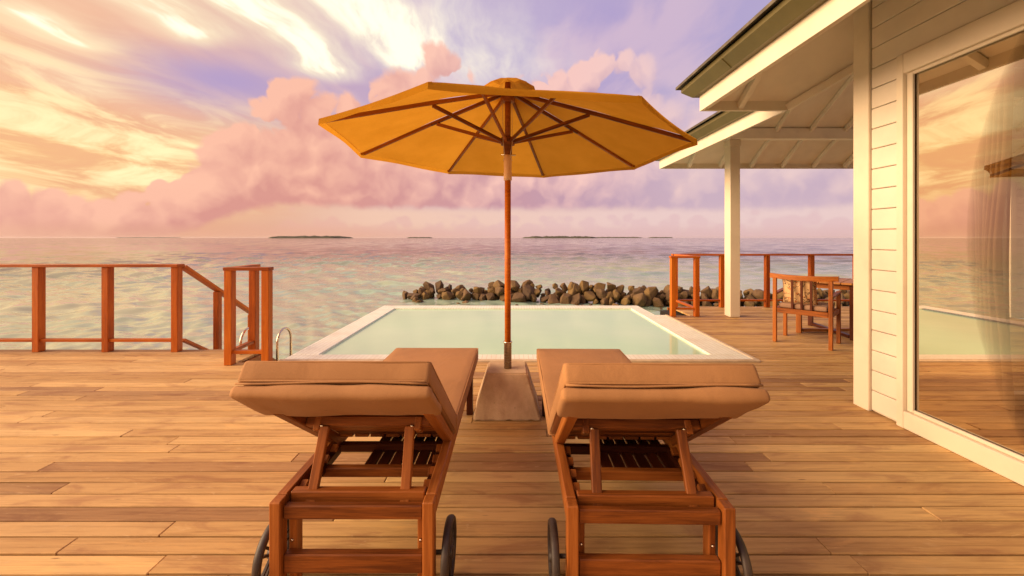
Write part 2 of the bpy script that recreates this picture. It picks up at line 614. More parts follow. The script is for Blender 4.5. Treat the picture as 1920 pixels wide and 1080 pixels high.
cushion_mat = fabric('taupe_canvas', (0.33, 0.155, 0.050, 1), (0.39, 0.188, 0.066, 1))
seat_cloth = fabric('grey_brown_canvas', (0.27, 0.155, 0.095, 1), (0.33, 0.195, 0.12, 1))

floral, gg, out = new_mat('floral_print')
v, rnd = shifted(gg)
w1 = gg.noise(v, 9, 3, 0.5, 1.2)
cell = gg.voro(v, 19, 0, feature='F1')
cell2 = gg.voro(gg.mapping(v, loc=(3, 1, 2)), 34, 0, feature='F1')
c = gg.mix(gg.step(cell, 0.34, 0.26), (0.66, 0.42, 0.20, 1), (0.55, 0.16, 0.03, 1))
c = gg.mix(gg.step(cell, 0.18, 0.12), c, (0.78, 0.58, 0.30, 1))
c = gg.mix(gg.step(cell2, 0.20, 0.14) * gg.step(w1, 0.45, 0.55), c, (0.32, 0.035, 0.015, 1))
c = gg.mix(gg.step(gg.m('ABSOLUTE', w1 - 0.52), 0.022, 0.010), c, (0.09, 0.04, 0.02, 1))
principled(gg, out, c, 0.85)


def paint(name, color, rough=0.45, var=0.06):
    m, gg, out = new_mat(name)
    v, rnd = shifted(gg)
    n = gg.noise(v, 3.0, 4, 0.6)
    st = gg.noise(gg.mapping(v, scale=(1.0, 30, 30)), 2.0, 4, 0.6)
    dk = tuple(x * (1 - 2.2 * var) for x in color[:3]) + (1,)
    c = gg.mix(gg.step(n, 0.35, 0.75), color, dk)
    c = gg.mix((rnd - 0.5) * 0.35 + 0.17, c, tuple(x * (1 - 1.6 * var) for x in color[:3]) + (1,))
    principled(gg, out, c, rough, st, 0.18, 0.002)
    return m


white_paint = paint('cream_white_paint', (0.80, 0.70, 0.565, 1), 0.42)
trim_paint = paint('cream_trim_paint', (0.80, 0.69, 0.53, 1), 0.38)
soffit_paint = paint('soffit_paint', (0.92, 0.83, 0.70, 1), 0.6)
gutter_mat = paint('olive_gutter_metal', (0.13, 0.105, 0.036, 1), 0.45, 0.10)

tile_roof, gg, out = new_mat('slate_shingle')
v, rnd = shifted(gg)
n = gg.noise(v, 9, 5, 0.6)
principled(gg, out, gg.ramp(n, [(0.3, (0.05, 0.042, 0.032)), (0.7, (0.15, 0.125, 0.09))]), 0.8, n, 0.6, 0.01)

concrete, gg, out = new_mat('cast_concrete')
v, rnd = shifted(gg)
n1 = gg.noise(v, 7, 6, 0.65)
n2 = gg.noise(v, 60, 4, 0.6)
pits = gg.voro(v, 26, 0, feature='F1')
c = gg.ramp(n1, [(0.30, (0.42, 0.28, 0.165)), (0.55, (0.55, 0.39, 0.235)), (0.75, (0.64, 0.47, 0.30))])
c = gg.mix(gg.step(pits, 0.13, 0.07) * gg.step(n1, 0.45, 0.6) * 0.6, c, (0.16, 0.10, 0.06, 1))
principled(gg, out, c, 0.85, n2 * 0.5 + n1, 0.35, 0.01)

steel, gg, out = new_mat('brushed_steel')
v, rnd = shifted(gg)
n = gg.noise(gg.mapping(v, scale=(1, 1, 30)), 4, 4, 0.6)
principled(gg, out, (0.62, 0.52, 0.40, 1), gg.lerp(n, 0.3, 0.7, 0.12, 0.32), **{'Metallic': 1.0})
rubber, gg, out = new_mat('black_wheel_rubber')
v, rnd = shifted(gg)
principled(gg, out, gg.ramp(gg.noise(v, 30, 4, 0.6), [(0.3, (0.022, 0.014, 0.010)), (0.7, (0.055, 0.036, 0.026))]), 0.55)
cord_mat, gg, out = new_mat('white_cord')
principled(gg, out, (0.62, 0.50, 0.38, 1), 0.8)

wrap_mat, gg, out = new_mat('cream_wrap')
principled(gg, out, (0.80, 0.52, 0.28, 1), 0.8)

# parasol cloth lets the sky light through
canopy_mat, gg, out = new_mat('ochre_parasol_cloth')
v, rnd = shifted(gg)
weave = gg.noise(v, 320, 2, 0.5)
stain = gg.noise(v, 3.2, 4, 0.6)
c = gg.mix(gg.step(stain, 0.3, 0.75), (0.63, 0.300, 0.028, 1), (0.55, 0.255, 0.020, 1))
dif = gg.node('ShaderNodeBsdfDiffuse', {'Color': c, 'Roughness': 0.4})
tra = gg.node('ShaderNodeBsdfTranslucent', {'Color': c})
bp = gg.node('ShaderNodeBump', {'Height': gg.noise(v, 5, 3, 0.5), 'Strength': 0.35, 'Distance': 0.03})
gg.l.new(bp.outputs[0], dif.inputs['Normal'])
mx = gg.node('ShaderNodeMixShader', {0: 0.48, 1: dif.outputs[0], 2: tra.outputs[0]})
gg.l.new(mx.outputs[0], out.inputs[0])

# pool: mosaic coping, milky green water with a clean reflecting surface
mosaic, gg, out = new_mat('white_mosaic')
oc = gg.node('ShaderNodeTexCoord').outputs['Object']
br = gg.node('ShaderNodeTexBrick', {'Vector': oc, 'Color1': (0.85, 0.86, 0.74, 1), 'Color2': (0.79, 0.80, 0.67, 1), 'Mortar': (0.62, 0.56, 0.44, 1),
                                    'Scale': 1.0, 'Mortar Size': 0.003, 'Brick Width': 0.05, 'Row Height': 0.05, 'Mortar Smooth': 0.2}, offset=0.0)
cn = gg.noise(oc, 2.5, 4, 0.6)
c = gg.mix(gg.step(cn, 0.45, 0.75) * 0.35, br.outputs[0], (0.62, 0.50, 0.36, 1))
principled(gg, out, c, 0.5, br.outputs['Fac'], -0.4, 0.003, **{'Specular IOR Level': 0.25})

coping_stone, gg, out = new_mat('sand_coping')
v, rnd = shifted(gg)
principled(gg, out, gg.ramp(gg.noise(v, 14, 5, 0.6), [(0.3, (0.50, 0.38, 0.25)), (0.7, (0.64, 0.51, 0.36))]), 0.6)

pool_water, gg, out = new_mat('pool_water')
oc = gg.node('ShaderNodeTexCoord').outputs['Object']
rip = gg.noise(gg.mapping(oc, scale=(1.0, 1.6, 1)), 3.0, 3, 0.45)
tint = gg.noise(oc, 0.6, 3, 0.5)
c = gg.mix(gg.step(tint, 0.35, 0.7), (0.46, 0.73, 0.51, 1), (0.53, 0.77, 0.56, 1))
principled(gg, out, c, 0.07, rip, 0.10, 0.012, **{'IOR': 1.33, 'Specular IOR Level': 0.5})

# sea: bottom colour by depth, waves by relief, the sky does the rest
sea_mat, gg, out = new_mat('sea_water')
geo = gg.node('ShaderNodeNewGeometry').outputs['Position']
px, py, pz = gg.xyz(geo)
far = gg.m('SQRT', px * px + py * py)
wv1 = gg.noise(gg.mapping(geo, rot=(0, 0, 0.35), scale=(0.45, 1.0, 1)), 0.75, 4, 0.55, 0.5)
wv2 = gg.noise(gg.mapping(geo, rot=(0, 0, -0.25), scale=(0.5, 1.0, 1)), 2.8, 4, 0.6, 0.3)
wv3 = gg.noise(gg.mapping(geo, rot=(0, 0, 0.1), scale=(0.55, 1.0, 1)), 0.10, 4, 0.55)
patch = gg.noise(gg.mapping(geo, scale=(0.45, 1, 1)), 0.10, 3, 0.5, 0.2)
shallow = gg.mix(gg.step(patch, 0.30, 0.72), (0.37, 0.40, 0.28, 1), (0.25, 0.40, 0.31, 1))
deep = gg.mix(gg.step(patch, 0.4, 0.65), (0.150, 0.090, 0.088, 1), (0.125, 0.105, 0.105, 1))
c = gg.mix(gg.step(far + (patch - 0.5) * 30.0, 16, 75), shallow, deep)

def ripple(scale, amp, rot, stretch):
    n_ = gg.noise(gg.mapping(geo, rot=(0, 0, rot), scale=(stretch, 1.0, 1)), scale, 2, 0.5, 0.4, color=True)
    d_ = gg.node('ShaderNodeVectorMath', {0: n_, 1: (0.5, 0.5, 0.5)}, operation='SUBTRACT').outputs[0]
    return gg.node('ShaderNodeVectorMath', {0: d_, 1: (amp * 0.6, amp, 0.0)}, operation='MULTIPLY').outputs[0]
nv = gg.node('ShaderNodeNewGeometry').outputs['Normal']
open_sea = gg.step(far, 60, 260)
for sc__, am, ro, stt, k_ in ((7.0, 0.20, 0.2, 0.42, None), (2.6, 0.10, -0.15, 0.40, None), (0.45, 1.05, 0.1, 0.40, open_sea)):
    rp = ripple(sc__, am, ro, stt)
    if k_ is not None:
        rp = gg.node('ShaderNodeVectorMath', {0: rp, 3: k_}, operation='SCALE').outputs[0]
    nv = gg.node('ShaderNodeVectorMath', {0: nv, 1: rp}, operation='ADD').outputs[0]
nv = gg.node('ShaderNodeVectorMath', {0: nv}, operation='NORMALIZE').outputs[0]
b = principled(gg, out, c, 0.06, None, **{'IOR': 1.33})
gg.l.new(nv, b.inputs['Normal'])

rock_mat, gg, out = new_mat('reef_stone')
v, rnd = shifted(gg)
n1 = gg.noise(v, 3.5, 6, 0.65)
n2 = gg.noise(v, 16, 5, 0.65)
c = gg.ramp(rnd * 0.5 + n1 * 0.5, [(0.2, (0.06, 0.033, 0.015)), (0.45, (0.13, 0.074, 0.030)), (0.62, (0.18, 0.108, 0.030)), (0.85, (0.17, 0.105, 0.062))])
c = gg.mix(gg.step(n2, 0.52, 0.72) * 0.5, c, (0.05, 0.03, 0.018, 1))
principled(gg, out, c, 0.85, n1 * 0.6 + n2 * 0.4, 0.7, 0.05)

island_mat, gg, out = new_mat('island_trees')
gp = gg.node('ShaderNodeNewGeometry').outputs['Position']
principled(gg, out, gg.ramp(gg.noise(gp, 0.05, 4, 0.6), [(0.3, (0.040, 0.045, 0.026)), (0.7, (0.085, 0.085, 0.05))]), 0.95)

curtain_mat, gg, out = new_mat('sheer_curtain')
v, rnd = shifted(gg)
dif = gg.node('ShaderNodeBsdfDiffuse', {'Color': (0.40, 0.27, 0.165, 1)})
tra = gg.node('ShaderNodeBsdfTranslucent', {'Color': (0.45, 0.30, 0.18, 1)})
mx = gg.node('ShaderNodeMixShader', {0: 0.5, 1: dif.outputs[0], 2: tra.outputs[0]})
trp = gg.node('ShaderNodeBsdfTransparent')
mx2 = gg.node('ShaderNodeMixShader', {0: 0.10, 1: mx.outputs[0], 2: trp.outputs[0]})
gg.l.new(mx2.outputs[0], out.inputs[0])

glass_mat, gg, out = new_mat('window_glass')
fr = gg.node('ShaderNodeFresnel', {'IOR': 1.5})
gl = gg.node('ShaderNodeBsdfGlossy', {'Color': (0.92, 0.80, 0.62, 1), 'Roughness': 0.0})
tr = gg.node('ShaderNodeBsdfTransparent', {'Color': (0.86, 0.84, 0.80, 1)})
mx = gg.node('ShaderNodeMixShader', {0: E(gg, fr.outputs[0]) * 1.2 + 0.05, 1: tr.outputs[0], 2: gl.outputs[0]})
gg.l.new(mx.outputs[0], out.inputs[0])

floor_in = wood('interior_floor_boards', (0.10, 0.035, 0.012), (0.17, 0.065, 0.022), (0.24, 0.10, 0.04), rough=0.4)
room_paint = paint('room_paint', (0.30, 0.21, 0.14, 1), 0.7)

# ------------------------------------------------------------------ sea
SEA_Z = -1.20
import numpy as np


def sea_mesh():
    """open water round the deck: fine cells near, coarse ones far off, real wave relief"""
    az_ = np.concatenate([np.radians(np.linspace(-100, 66, 760)), np.radians(np.linspace(66, 260, 40))[1:-1]])
    ra_ = np.concatenate([[0.0, 2.0], 4.0 * 1.0085 ** np.arange(0, 725), [3000, 5000, 9000, 16000, 30000]])
    A, Rr = np.meshgrid(az_, ra_)
    X, Y = Rr * np.sin(A), Rr * np.cos(A)
    cell = np.maximum(Rr * 0.0085, 0.03)
    rs = np.random.RandomState(4)
    Z = np.zeros_like(X)
    for k in range(64):
        lam = 0.30 * (12 / 0.30) ** (k / 63.0) * rs.uniform(0.9, 1.1)
        th = rs.normal(0.35, 0.55)
        kx, ky = math.sin(th) * 2 * math.pi / lam, math.cos(th) * 2 * math.pi / lam
        amp = 0.0110 * lam ** 0.75 * math.exp(-lam / 4.5)
        fade = np.clip((lam / cell - 2.5) / 2.5, 0, 1)
        calm = (0.22 + 1.9 * np.clip((Rr - 7) / 45, 0, 1)) if lam > 0.8 else 0.9
        ph = kx * X + ky * Y + rs.uniform(0, 6.28)
        w_ = np.sin(ph + 0.35 * np.sin(ph))
        Z += amp * w_ * fade * calm
    Z[ra_ > 2500] = 0
    n_r, n_a = X.shape
    co = np.stack([X, Y, Z + SEA_Z], -1).reshape(-1, 3)
    i_, j_ = np.meshgrid(np.arange(n_r - 1), np.arange(n_a), indexing='ij')
    a = i_ * n_a + j_
    b = i_ * n_a + (j_ + 1) % n_a
    F = np.stack([a, a + n_a, b + n_a, b], -1).reshape(-1, 4)
    me = bpy.data.meshes.new('sea')
    me.vertices.add(len(co))
    me.vertices.foreach_set('co', co.ravel())
    me.loops.add(F.size)
    me.loops.foreach_set('vertex_index', F.ravel())
    me.polygons.add(len(F))
    me.polygons.foreach_set('loop_start', np.arange(0, F.size, 4))
    me.polygons.foreach_set('use_smooth', np.ones(len(F), bool))
    me.update(calc_edges=True)
    return me


sea = obj('sea', sea_mesh(), None, sea_mat)
tag(sea, 'calm rippled sea, turquoise near the deck and mauve towards the horizon', None, None, 'structure')


def island(px0, px1, dist, hgt, seed, label):
    rg = random.Random(seed)
    x0, x1 = (px0 - 957) * dist / 763, (px1 - 957) * dist / 763
    cx, L = (x0 + x1) / 2, (x1 - x0)
    N, Mm = 60, 8
    vs, fs = [], []
    for j in range(Mm + 1):
        ph = math.pi * j / Mm
        for i in range(N + 1):
            s = i / N
            env = min(1.0, 7 * s) ** 0.6 * min(1.0, 7 * (1 - s)) ** 0.6
            hh = hgt * env * (0.72 + 0.35 * noise.noise(Vector((s * 14, j * 0.7, seed))) + 0.22 * noise.noise(Vector((s * 46, j * 1.3, seed + 5))))
            hh *= math.sin(ph) ** 0.5 if 0 < j < Mm else 0
            vs.append((x0 - cx + s * L, -math.cos(ph) * L * 0.22 * max(env, 0.05), hh))
    for j in range(Mm):
        for i in range(N):
            a = j * (N + 1) + i
            fs.append((a, a + 1, a + N + 2, a + N + 1))
    o = obj('island', poly_mesh(vs, fs), None, island_mat, (cx, dist, SEA_Z - 0.05))
    tag(o, label, None, None, 'structure')


island(506, 662, 2600, 18, 3, 'low dark wooded island, the longest one on the horizon left of the parasol pole')
island(762, 812, 4600, 14, 8, 'small faint island on the horizon between the two long ones')
island(978, 1122, 3100, 19, 5, 'low wooded island on the horizon right of the parasol pole')
island(1110, 1205, 6500, 22, 9, 'pale far island next to the right-hand wooded island')
island(1215, 1262, 7500, 22, 13, 'palest far island beside the veranda roof')
island(225, 335, 14000, 26, 15, 'faint far island on the horizon above the left railing')

# ------------------------------------------------------------------ deck
deck = obj('deck', box_mesh(10.6, 5.0, 0.10, 0.0).copy(), None, shade_mat, (-2.30, 1.72, -0.125))
tag(deck, 'weathered hardwood boardwalk deck round the pool', None, None, 'structure')
PITCH, BW, TH = 0.0992, 0.0908, 0.028
rg = random.Random(5)


def deck_row(y, x0, x1):
    x = x0 - rg.uniform(0, 1.4)
    while x < x1:
        L = rg.choice((2.4, 2.8, 3.2, 3.6, 4.0))
        a, b = max(x, x0), min(x + L, x1)
        if x1 - b < 0.5:
            b = x1
        if b - a > 0.05:
            o = block('plank', ((a + b) / 2 - deck.location.x, y - deck.location.y, -TH / 2 + rg.uniform(-0.0025, 0.001) - deck.location.z),
                      (b - a - 0.003, BW - rg.choice((-0.001, 0, 0.001, 0.003)), TH), plank_mat, deck, 0.0035,
                      (rg.uniform(-0.012, 0.012), 0, rg.uniform(-0.0006, 0.0006)))
        x += L
        if b == x1:
            break


POOL_NEAR, POOL_FAR = 4.28, 7.75
y = -0.36
rows = []
while y < 7.70:
    rows.append(y)
    y += PITCH
for y in rows:
    if y + BW / 2 < POOL_NEAR:
        deck_row(y, -7.4, 2.80 if y < 3.17 else 8.2)
    else:
        if y + BW / 2 < 4.75:
            deck_row(y, -7.4, -2.86)
        left = 2.63 if y < 6.82 else 3.02
        deck_row(y, left, 8.2)
for nm, c, s in [('joist_bed', (5.55, 5.50, -0.125), (5.4, 4.5, 0.10)), ('joist_bed', (-5.13, 4.48, -0.125), (4.55, 0.50, 0.10)),
                 ('edge_board', (-5.13, 4.765, -0.14), (4.55, 0.03, 0.22)), ('edge_board', (-2.845, 4.53, -0.14), (0.03, 0.44, 0.22)),
                 ('edge_board', (5.6, 7.775, -0.14), (5.2, 0.03, 0.22))]:
    block(nm, Vector(c) - deck.location, s, shade_mat if nm == 'joist_bed' else teak, deck, 0.0)
for x in (-6.8, -5.0, -3.3, -0.5, 1.6, 3.2, 4.9, 6.6):
    for y in (0.2, 2.4, 4.1) if x < 2.7 else (5.4, 7.4):
        block('pile', Vector((x, y, -1.15)) - deck.location, (0.20, 0.20, 1.95), teak_dark, deck, 0.01)

# ------------------------------------------------------------------ swimming pool
pool = thing('swimming_pool', 'flush infinity pool of pale green water with a white mosaic rim', 'pool', (0, 4.28, 0))
OX0, OX1, OX2, IX0, IX1, IY0, IY1, CZ = -2.41, 2.60, 2.42, -2.12, 2.21, 4.50, 7.47, 0.012


def slab(name, x0, x1, y0, y1, z0, z1, mat, parent, bev=0.006):
    return block(name, Vector(((x0 + x1) / 2, (y0 + y1) / 2, (z0 + z1) / 2)) - parent.location, (x1 - x0, y1 - y0, z1 - z0), mat, parent, bev)


slab('basin_wall', OX0, IX0, IY0, IY1, -1.6, CZ, mosaic, pool)
slab('basin_wall', OX0, OX1, 4.315, IY0 - 0.002, -1.6, CZ, mosaic, pool)
slab('basin_wall', OX0, OX2, IY1 + 0.002, POOL_FAR, -1.6, CZ, mosaic, pool)
slab('basin_wall', IX1, OX1 - 0.03, IY0, 6.80, -1.6, CZ, mosaic, pool)
slab('basin_wall', IX1, OX2, 6.802, IY1, -1.6, CZ, mosaic, pool)
slab('basin_floor', OX0 + 0.1, OX2, 4.4, 7.6, -1.75, -1.602, mosaic, pool)
slab('coping', OX0 - 0.03, OX1 + 0.03, 4.262, 4.313, -0.04, CZ + 0.008, coping_stone, pool, 0.012)
slab('coping', OX1 - 0.028, OX1 + 0.03, 4.315, 6.80, -0.04, CZ + 0.006, coping_stone, pool, 0.010)
N = 40
wm = bpy.data.meshes.new('water')
wm.from_pydata([(IX0 - 0.01, IY0 - 4.28 - 0.01, 0), (IX1 + 0.01, IY0 - 4.28 - 0.01, 0), (IX1 + 0.01, IY1 - 4.28 + 0.01, 0), (IX0 - 0.01, IY1 - 4.28 + 0.01, 0)], [], [(0, 1, 2, 3)])
obj('water', wm, pool, pool_water, (0, 0, -0.012))

# ------------------------------------------------------------------ railings
RW = 0.075


def posts_and_rails(root, pts, post=True, top=1.0, low=0.13):
    """timber posts at the given points, one top rail and one low rail between neighbours"""
    loc = root.location
    for i, p in enumerate(pts):
        p = Vector(p)
        bar('post', p - loc, p + Vector((0, 0, top - 0.034)) - loc, RW, RW + 0.005, teak_rail, root, 0.004)
    for a, b in zip(pts[:-1], pts[1:]):
        a, b = Vector(a), Vector(b)
        d = (b - a).normalized()
        bar('low_rail', a + d * RW * 0.5 + Vector((0, 0, low)) - loc, b - d * RW * 0.5 + Vector((0, 0, low)) - loc, 0.05, 0.034, teak_rail, root, 0.003)


rail_left = thing('deck_railing', 'long reddish timber railing along the deck edge at the left', 'railing', (-3.82, 4.66, 0))
pts = [(-3.82 - 0.79 * k, 4.66, 0) for k in range(5)]
posts_and_rails(rail_left, pts)
bar('top_rail', Vector((-7.1, 4.66, 0.983)) - rail_left.location, Vector((-3.77, 4.66, 0.983)) - rail_left.location, 0.11, 0.034, teak_rail, rail_left, 0.004)

stair_rail = thing('stair_handrail', 'sloping timber handrail that runs down the steps to the sea', 'handrail', (-3.80, 4.72, -0.1))
L0 = stair_rail.location
SL = 0.612
def sz(y): return 0.98 - SL * (y - 4.70)
bar('top_rail', Vector((-3.80, 4.72, sz(4.72))) - L0, Vector((-3.80, 5.98, sz(5.98))) - L0, 0.08, 0.04, teak_rail, stair_rail, 0.004)
bar('low_rail', Vector((-3.80, 4.72, sz(4.72) - 0.85)) - L0, Vector((-3.80, 5.93, sz(5.93) - 0.85)) - L0, 0.05, 0.034, teak_rail, stair_rail, 0.003)
for yy in (5.28, 5.97):
    bar('post', Vector((-3.80, yy, -1.9)) - L0, Vector((-3.80, yy, sz(yy) - 0.02)) - L0, 0.07, 0.07, teak_rail, stair_rail, 0.004)

steps = thing('sea_steps', 'timber steps from the deck down into the sea beside the sloping handrail', 'stairs', (-3.35, 4.80, 0))
for s in (-0.40, 0.42):
    bar('stringer', (s, 0.0, -0.17), (s, 1.95, -0.17 - SL * 1.95), 0.04, 0.2, teak, steps)
for k in range(7):
    block('tread', (0.01, 0.14 + 0.26 * k, -0.16 - SL * 0.26 * k - 0.05), (0.77, 0.24, 0.03), teak_pale, steps)

corner_rail = thing('corner_railing', 'short L-shaped timber railing between the steps and the pool corner', 'railing', (-2.70, 4.22, 0))
P = [(-2.50, 4.18, 0), (-2.88, 4.18, 0), (-2.91, 4.62, 0)]
posts_and_rails(corner_rail, P)
bar('top_rail', Vector((-2.455, 4.18, 0.983)) - corner_rail.location, Vector((-2.925, 4.18, 0.983)) - corner_rail.location, 0.09, 0.034, teak_rail, corner_rail, 0.004)
bar('top_rail', Vector((-2.885, 4.227, 0.981)) - corner_rail.location, Vector((-2.912, 4.67, 0.981)) - corner_rail.location, 0.09, 0.034, teak_rail, corner_rail, 0.004)

rail_right = thing('veranda_railing', 'timber railing along the far edge of the veranda behind the dining set', 'railing', (3.08, 6.76, 0))
L0 = rail_right.location
posts_and_rails(rail_right, [(2.69, 6.74, 0), (3.08, 6.74, 0), (3.09, 7.63, 0), (3.96, 7.63, 0), (4.81, 7.63, 0), (5.64, 7.63, 0), (6.48, 7.63, 0), (7.3, 7.63, 0)])
bar('top_rail', Vector((2.64, 6.74, 0.983)) - L0, Vector((3.13, 6.74, 0.983)) - L0, 0.09, 0.034, teak_rail, rail_right, 0.004)
bar('top_rail', Vector((3.08, 6.788, 0.981)) - L0, Vector((3.09, 7.58, 0.981)) - L0, 0.09, 0.034, teak_rail, rail_right, 0.004)
bar('top_rail', Vector((3.03, 7.63, 0.983)) - L0, Vector((8.1, 7.63, 0.983)) - L0, 0.09, 0.034, teak_rail, rail_right, 0.004)

ladder = thing('swim_ladder', 'steel swim ladder with two curved grab rails behind the corner railing', 'ladder', (-2.81, 4.62, 0))
for x in (-0.20, 0.21):
    pts = [(x, -0.24 + 0.16, -0.30)]
    pts += [(x, -0.08, z) for z in (-0.1, 0.05, 0.12)]
    pts += [(x, 0.06 - 0.14 * math.cos(R(a)), 0.12 + 0.14 * math.sin(R(a))) for a in range(15, 181, 15)]
    pts += [(x, 0.20, z) for z in (0.0, -0.6, -1.5)]
    obj('grab_rail', tube_mesh(pts, 0.014, 10), ladder, steel)
for k in range(4):
    obj('rung', tube_mesh([(-0.20, 0.20, -0.25 - 0.3 * k), (0.21, 0.20, -0.25 - 0.3 * k)], 0.016, 8), ladder, steel)

# ------------------------------------------------------------------ breakwater of stones
bw = thing('breakwater', 'low heap of brown boulders standing in the sea beyond the pool', 'breakwater', (0, 16, SEA_Z))
rock_meshes = []
rr = random.Random(21)
for k in range(14):
    bm = bmesh.new()
    for i in range(rr.randint(14, 20)):
        u = Vector((rr.gauss(0, 1), rr.gauss(0, 1), rr.gauss(0, 1))).normalized()
        u = Vector((u.x * rr.uniform(0.8, 1.1), u.y * rr.uniform(0.75, 1.0), u.z * rr.uniform(0.7, 1.0)))
        bm.verts.new(u * 0.5)
    r = bmesh.ops.convex_hull(bm, input=bm.verts)
    bmesh.ops.delete(bm, geom=[e for e in r['geom_interior'] if isinstance(e, bmesh.types.BMVert)], context='VERTS')
    bmesh.ops.dissolve_limit(bm, angle_limit=R(18), verts=bm.verts, edges=bm.edges)
    bmesh.ops.bevel(bm, geom=bm.edges[:], offset=0.028, segments=1, affect='EDGES', profile=0.5, clamp_overlap=True)
    bmesh.ops.triangulate(bm, faces=bm.faces[:])
    me = mesh_from(bm, 'rock')
    me.materials.append(rock_mat)
    rock_meshes.append(me)


def bw_line(s):
    """centre line of the heap: s is metres from its left end"""
    return Vector((-4.45 + s * 0.97, 17.0 - 0.185 * s + 0.012 * max(0, s - 9) ** 2, 0))


def rock(p, size):
    o = obj('rock', rr.choice(rock_meshes), bw, None, p - bw.location,
            (rr.uniform(-3, 3), rr.uniform(-3, 3), rr.uniform(-3, 3)))
    o.scale = (size * rr.uniform(0.85, 1.3), size * rr.uniform(0.8, 1.1), size * rr.uniform(0.75, 1.0))


s = 0.0
while s < 17.2:
    hgt = 0.30 + 0.50 * min(1, s / 5.5) - 0.10 * max(0, (s - 9.5) / 7)
    hgt += 0.13 * math.sin(s * 1.7) * min(1, s / 3)
    layers = 1 if hgt < 0.40 else (2 if hgt < 0.66 else 3)
    for ly in range(layers):
        for row in range(3 - ly if ly < 2 else 1):
            off = (row - (2 - ly) / 2) * 0.36
            p = bw_line(s + rr.uniform(-0.16, 0.16) + 0.22 * (ly % 2))
            p.y += off + rr.uniform(-0.10, 0.10)
            p.z = SEA_Z + 0.14 + ly * 0.21 + rr.uniform(-0.05, 0.07)
            rock(p, rr.choice((rr.uniform(0.28, 0.45), rr.uniform(0.45, 0.75))) * (0.85 if layers == 1 else 1))
    s += 0.39
for k in range(22):
    p = bw_line(rr.uniform(0.6, 16))
    p.y -= rr.uniform(0.85, 1.25)
    p.z = SEA_Z + rr.uniform(-0.08, 0.03)
    rock(p, rr.uniform(0.2, 0.42))

# ------------------------------------------------------------------ the villa on the right
villa = thing('villa', 'cream weatherboard villa with a big window and a deep-eaved veranda roof', 'house', (2.70, 3.19, 0))
VL = villa.location
WX, CY = 2.70, 3.19            # wall plane and its far corner
EZ, PIT = 2.60, 0.66           # underside of the eaves, pitch of the roof
MX, MY = 1.87, 4.02            # eaves of the main roof
VX, VY = 2.70, 7.37            # eaves of the veranda roof
WIN0, WIN1 = -1.6, 2.826       # window opening along the wall
wall = obj('wall', poly_mesh([Vector(p) - VL for p in [
    (WX + 0.03, -3, 0), (WX + 0.03, WIN0, 0), (WX + 0.03, WIN0, 3.3), (WX + 0.03, -3, 3.3),
    (WX + 0.03, WIN0, 2.5), (WX + 0.03, WIN1, 2.5), (WX + 0.03, WIN1, 3.3), (WX + 0.03, WIN0, 3.3),
    (WX + 0.03, WIN1, 0), (WX + 0.03, CY - 0.03, 0), (WX + 0.03, CY - 0.03, 3.3), (WX + 0.03, WIN1, 3.3),
    (WX + 0.03, CY - 0.03, 0), (3.12, CY - 0.03, 0), (3.12, CY - 0.03, 3.3), (WX + 0.03, CY - 0.03, 3.3),
    (3.12, CY - 0.03, 2.45), (8.2, CY - 0.03, 2.45), (8.2, CY - 0.03, 3.3), (3.12, CY - 0.03, 3.3),
    (6.6, CY - 0.03, 0), (8.2, CY - 0.03, 0), (8.2, CY - 0.03, 2.45), (6.6, CY - 0.03, 2.45)]],
    [(0, 1, 2, 3), (4, 5, 6, 7), (8, 9, 10, 11), (12, 13, 14, 15), (16, 17, 18, 19), (20, 21, 22, 23)]), villa, white_paint)
BP = 0.15
for k in range(21):
    z0 = 0.012 + BP * k
    zc, hh = z0 + BP / 2, BP - 0.005
    # boards of the long wall, cut round the window
    spans = [(WIN1 + 0.002, CY - 0.142)] if z0 + BP < 2.56 else [(-3.0, CY - 0.142)]
    for a, b in spans:
        bar('siding_board', Vector((WX + 0.012, a, zc)) - VL, Vector((WX + 0.012, b, zc)) - VL, 0.018, hh, white_paint, wall, 0.004)
    spans = [(WX + 0.14, 3.10)] if z0 + BP < 2.46 else [(WX + 0.14, 8.2)]
    for a, b in spans:
        bar('siding_board', Vector((a, CY - 0.012, zc)) - VL, Vector((b, CY - 0.012, zc)) - VL, 0.018, hh, white_paint, wall, 0.004)
bar('corner_board', Vector((WX + 0.0, CY - 0.068, 0.0)) - VL, Vector((WX + 0.0, CY - 0.068, 3.20)) - VL, 0.135, 0.028, trim_paint, villa, 0.003, up=(-1, 0, 0))
bar('corner_board', Vector((WX + 0.066, CY + 0.002, 0.0)) - VL, Vector((WX + 0.066, CY + 0.002, 3.20)) - VL, 0.13, 0.026, trim_paint, villa, 0.003, up=(0, 1, 0))

# big window facing the deck
win = obj('window', poly_mesh([Vector(p) - VL for p in [(WX + 0.028, WIN0, 0.08), (WX + 0.028, 2.775, 0.08), (WX + 0.028, 2.775, 2.46), (WX + 0.028, WIN0, 2.46)]], [(0, 1, 2, 3)]), villa, glass_mat)
def wbar(nm, a, b, w, h, x=WX, mat=trim_paint):
    # w is measured into the wall, h across the face
    return bar(nm, Vector((x, *a)) - VL, Vector((x, *b)) - VL, w, h, mat, win, 0.004, up=(0, 0, 1) if a[1] == b[1] else (0, 1, 0))
wbar('frame', (2.804, 0.0), (2.804, 2.555), 0.04, 0.048, WX - 0.001)
wbar('frame', (WIN0, 2.487), (2.778, 2.487), 0.04, 0.134, WX - 0.001)
wbar('frame', (WIN0, 0.060), (2.778, 0.060), 0.04, 0.117, WX - 0.001)
wbar('sash', (2.757, 0.121), (2.757, 2.418), 0.02, 0.040, WX + 0.014)
wbar('sash', (WIN0, 2.408), (2.735, 2.408), 0.02, 0.018, WX + 0.014)
wbar('sash', (WIN0, 0.132), (2.735, 0.131), 0.02, 0.022, WX + 0.014)
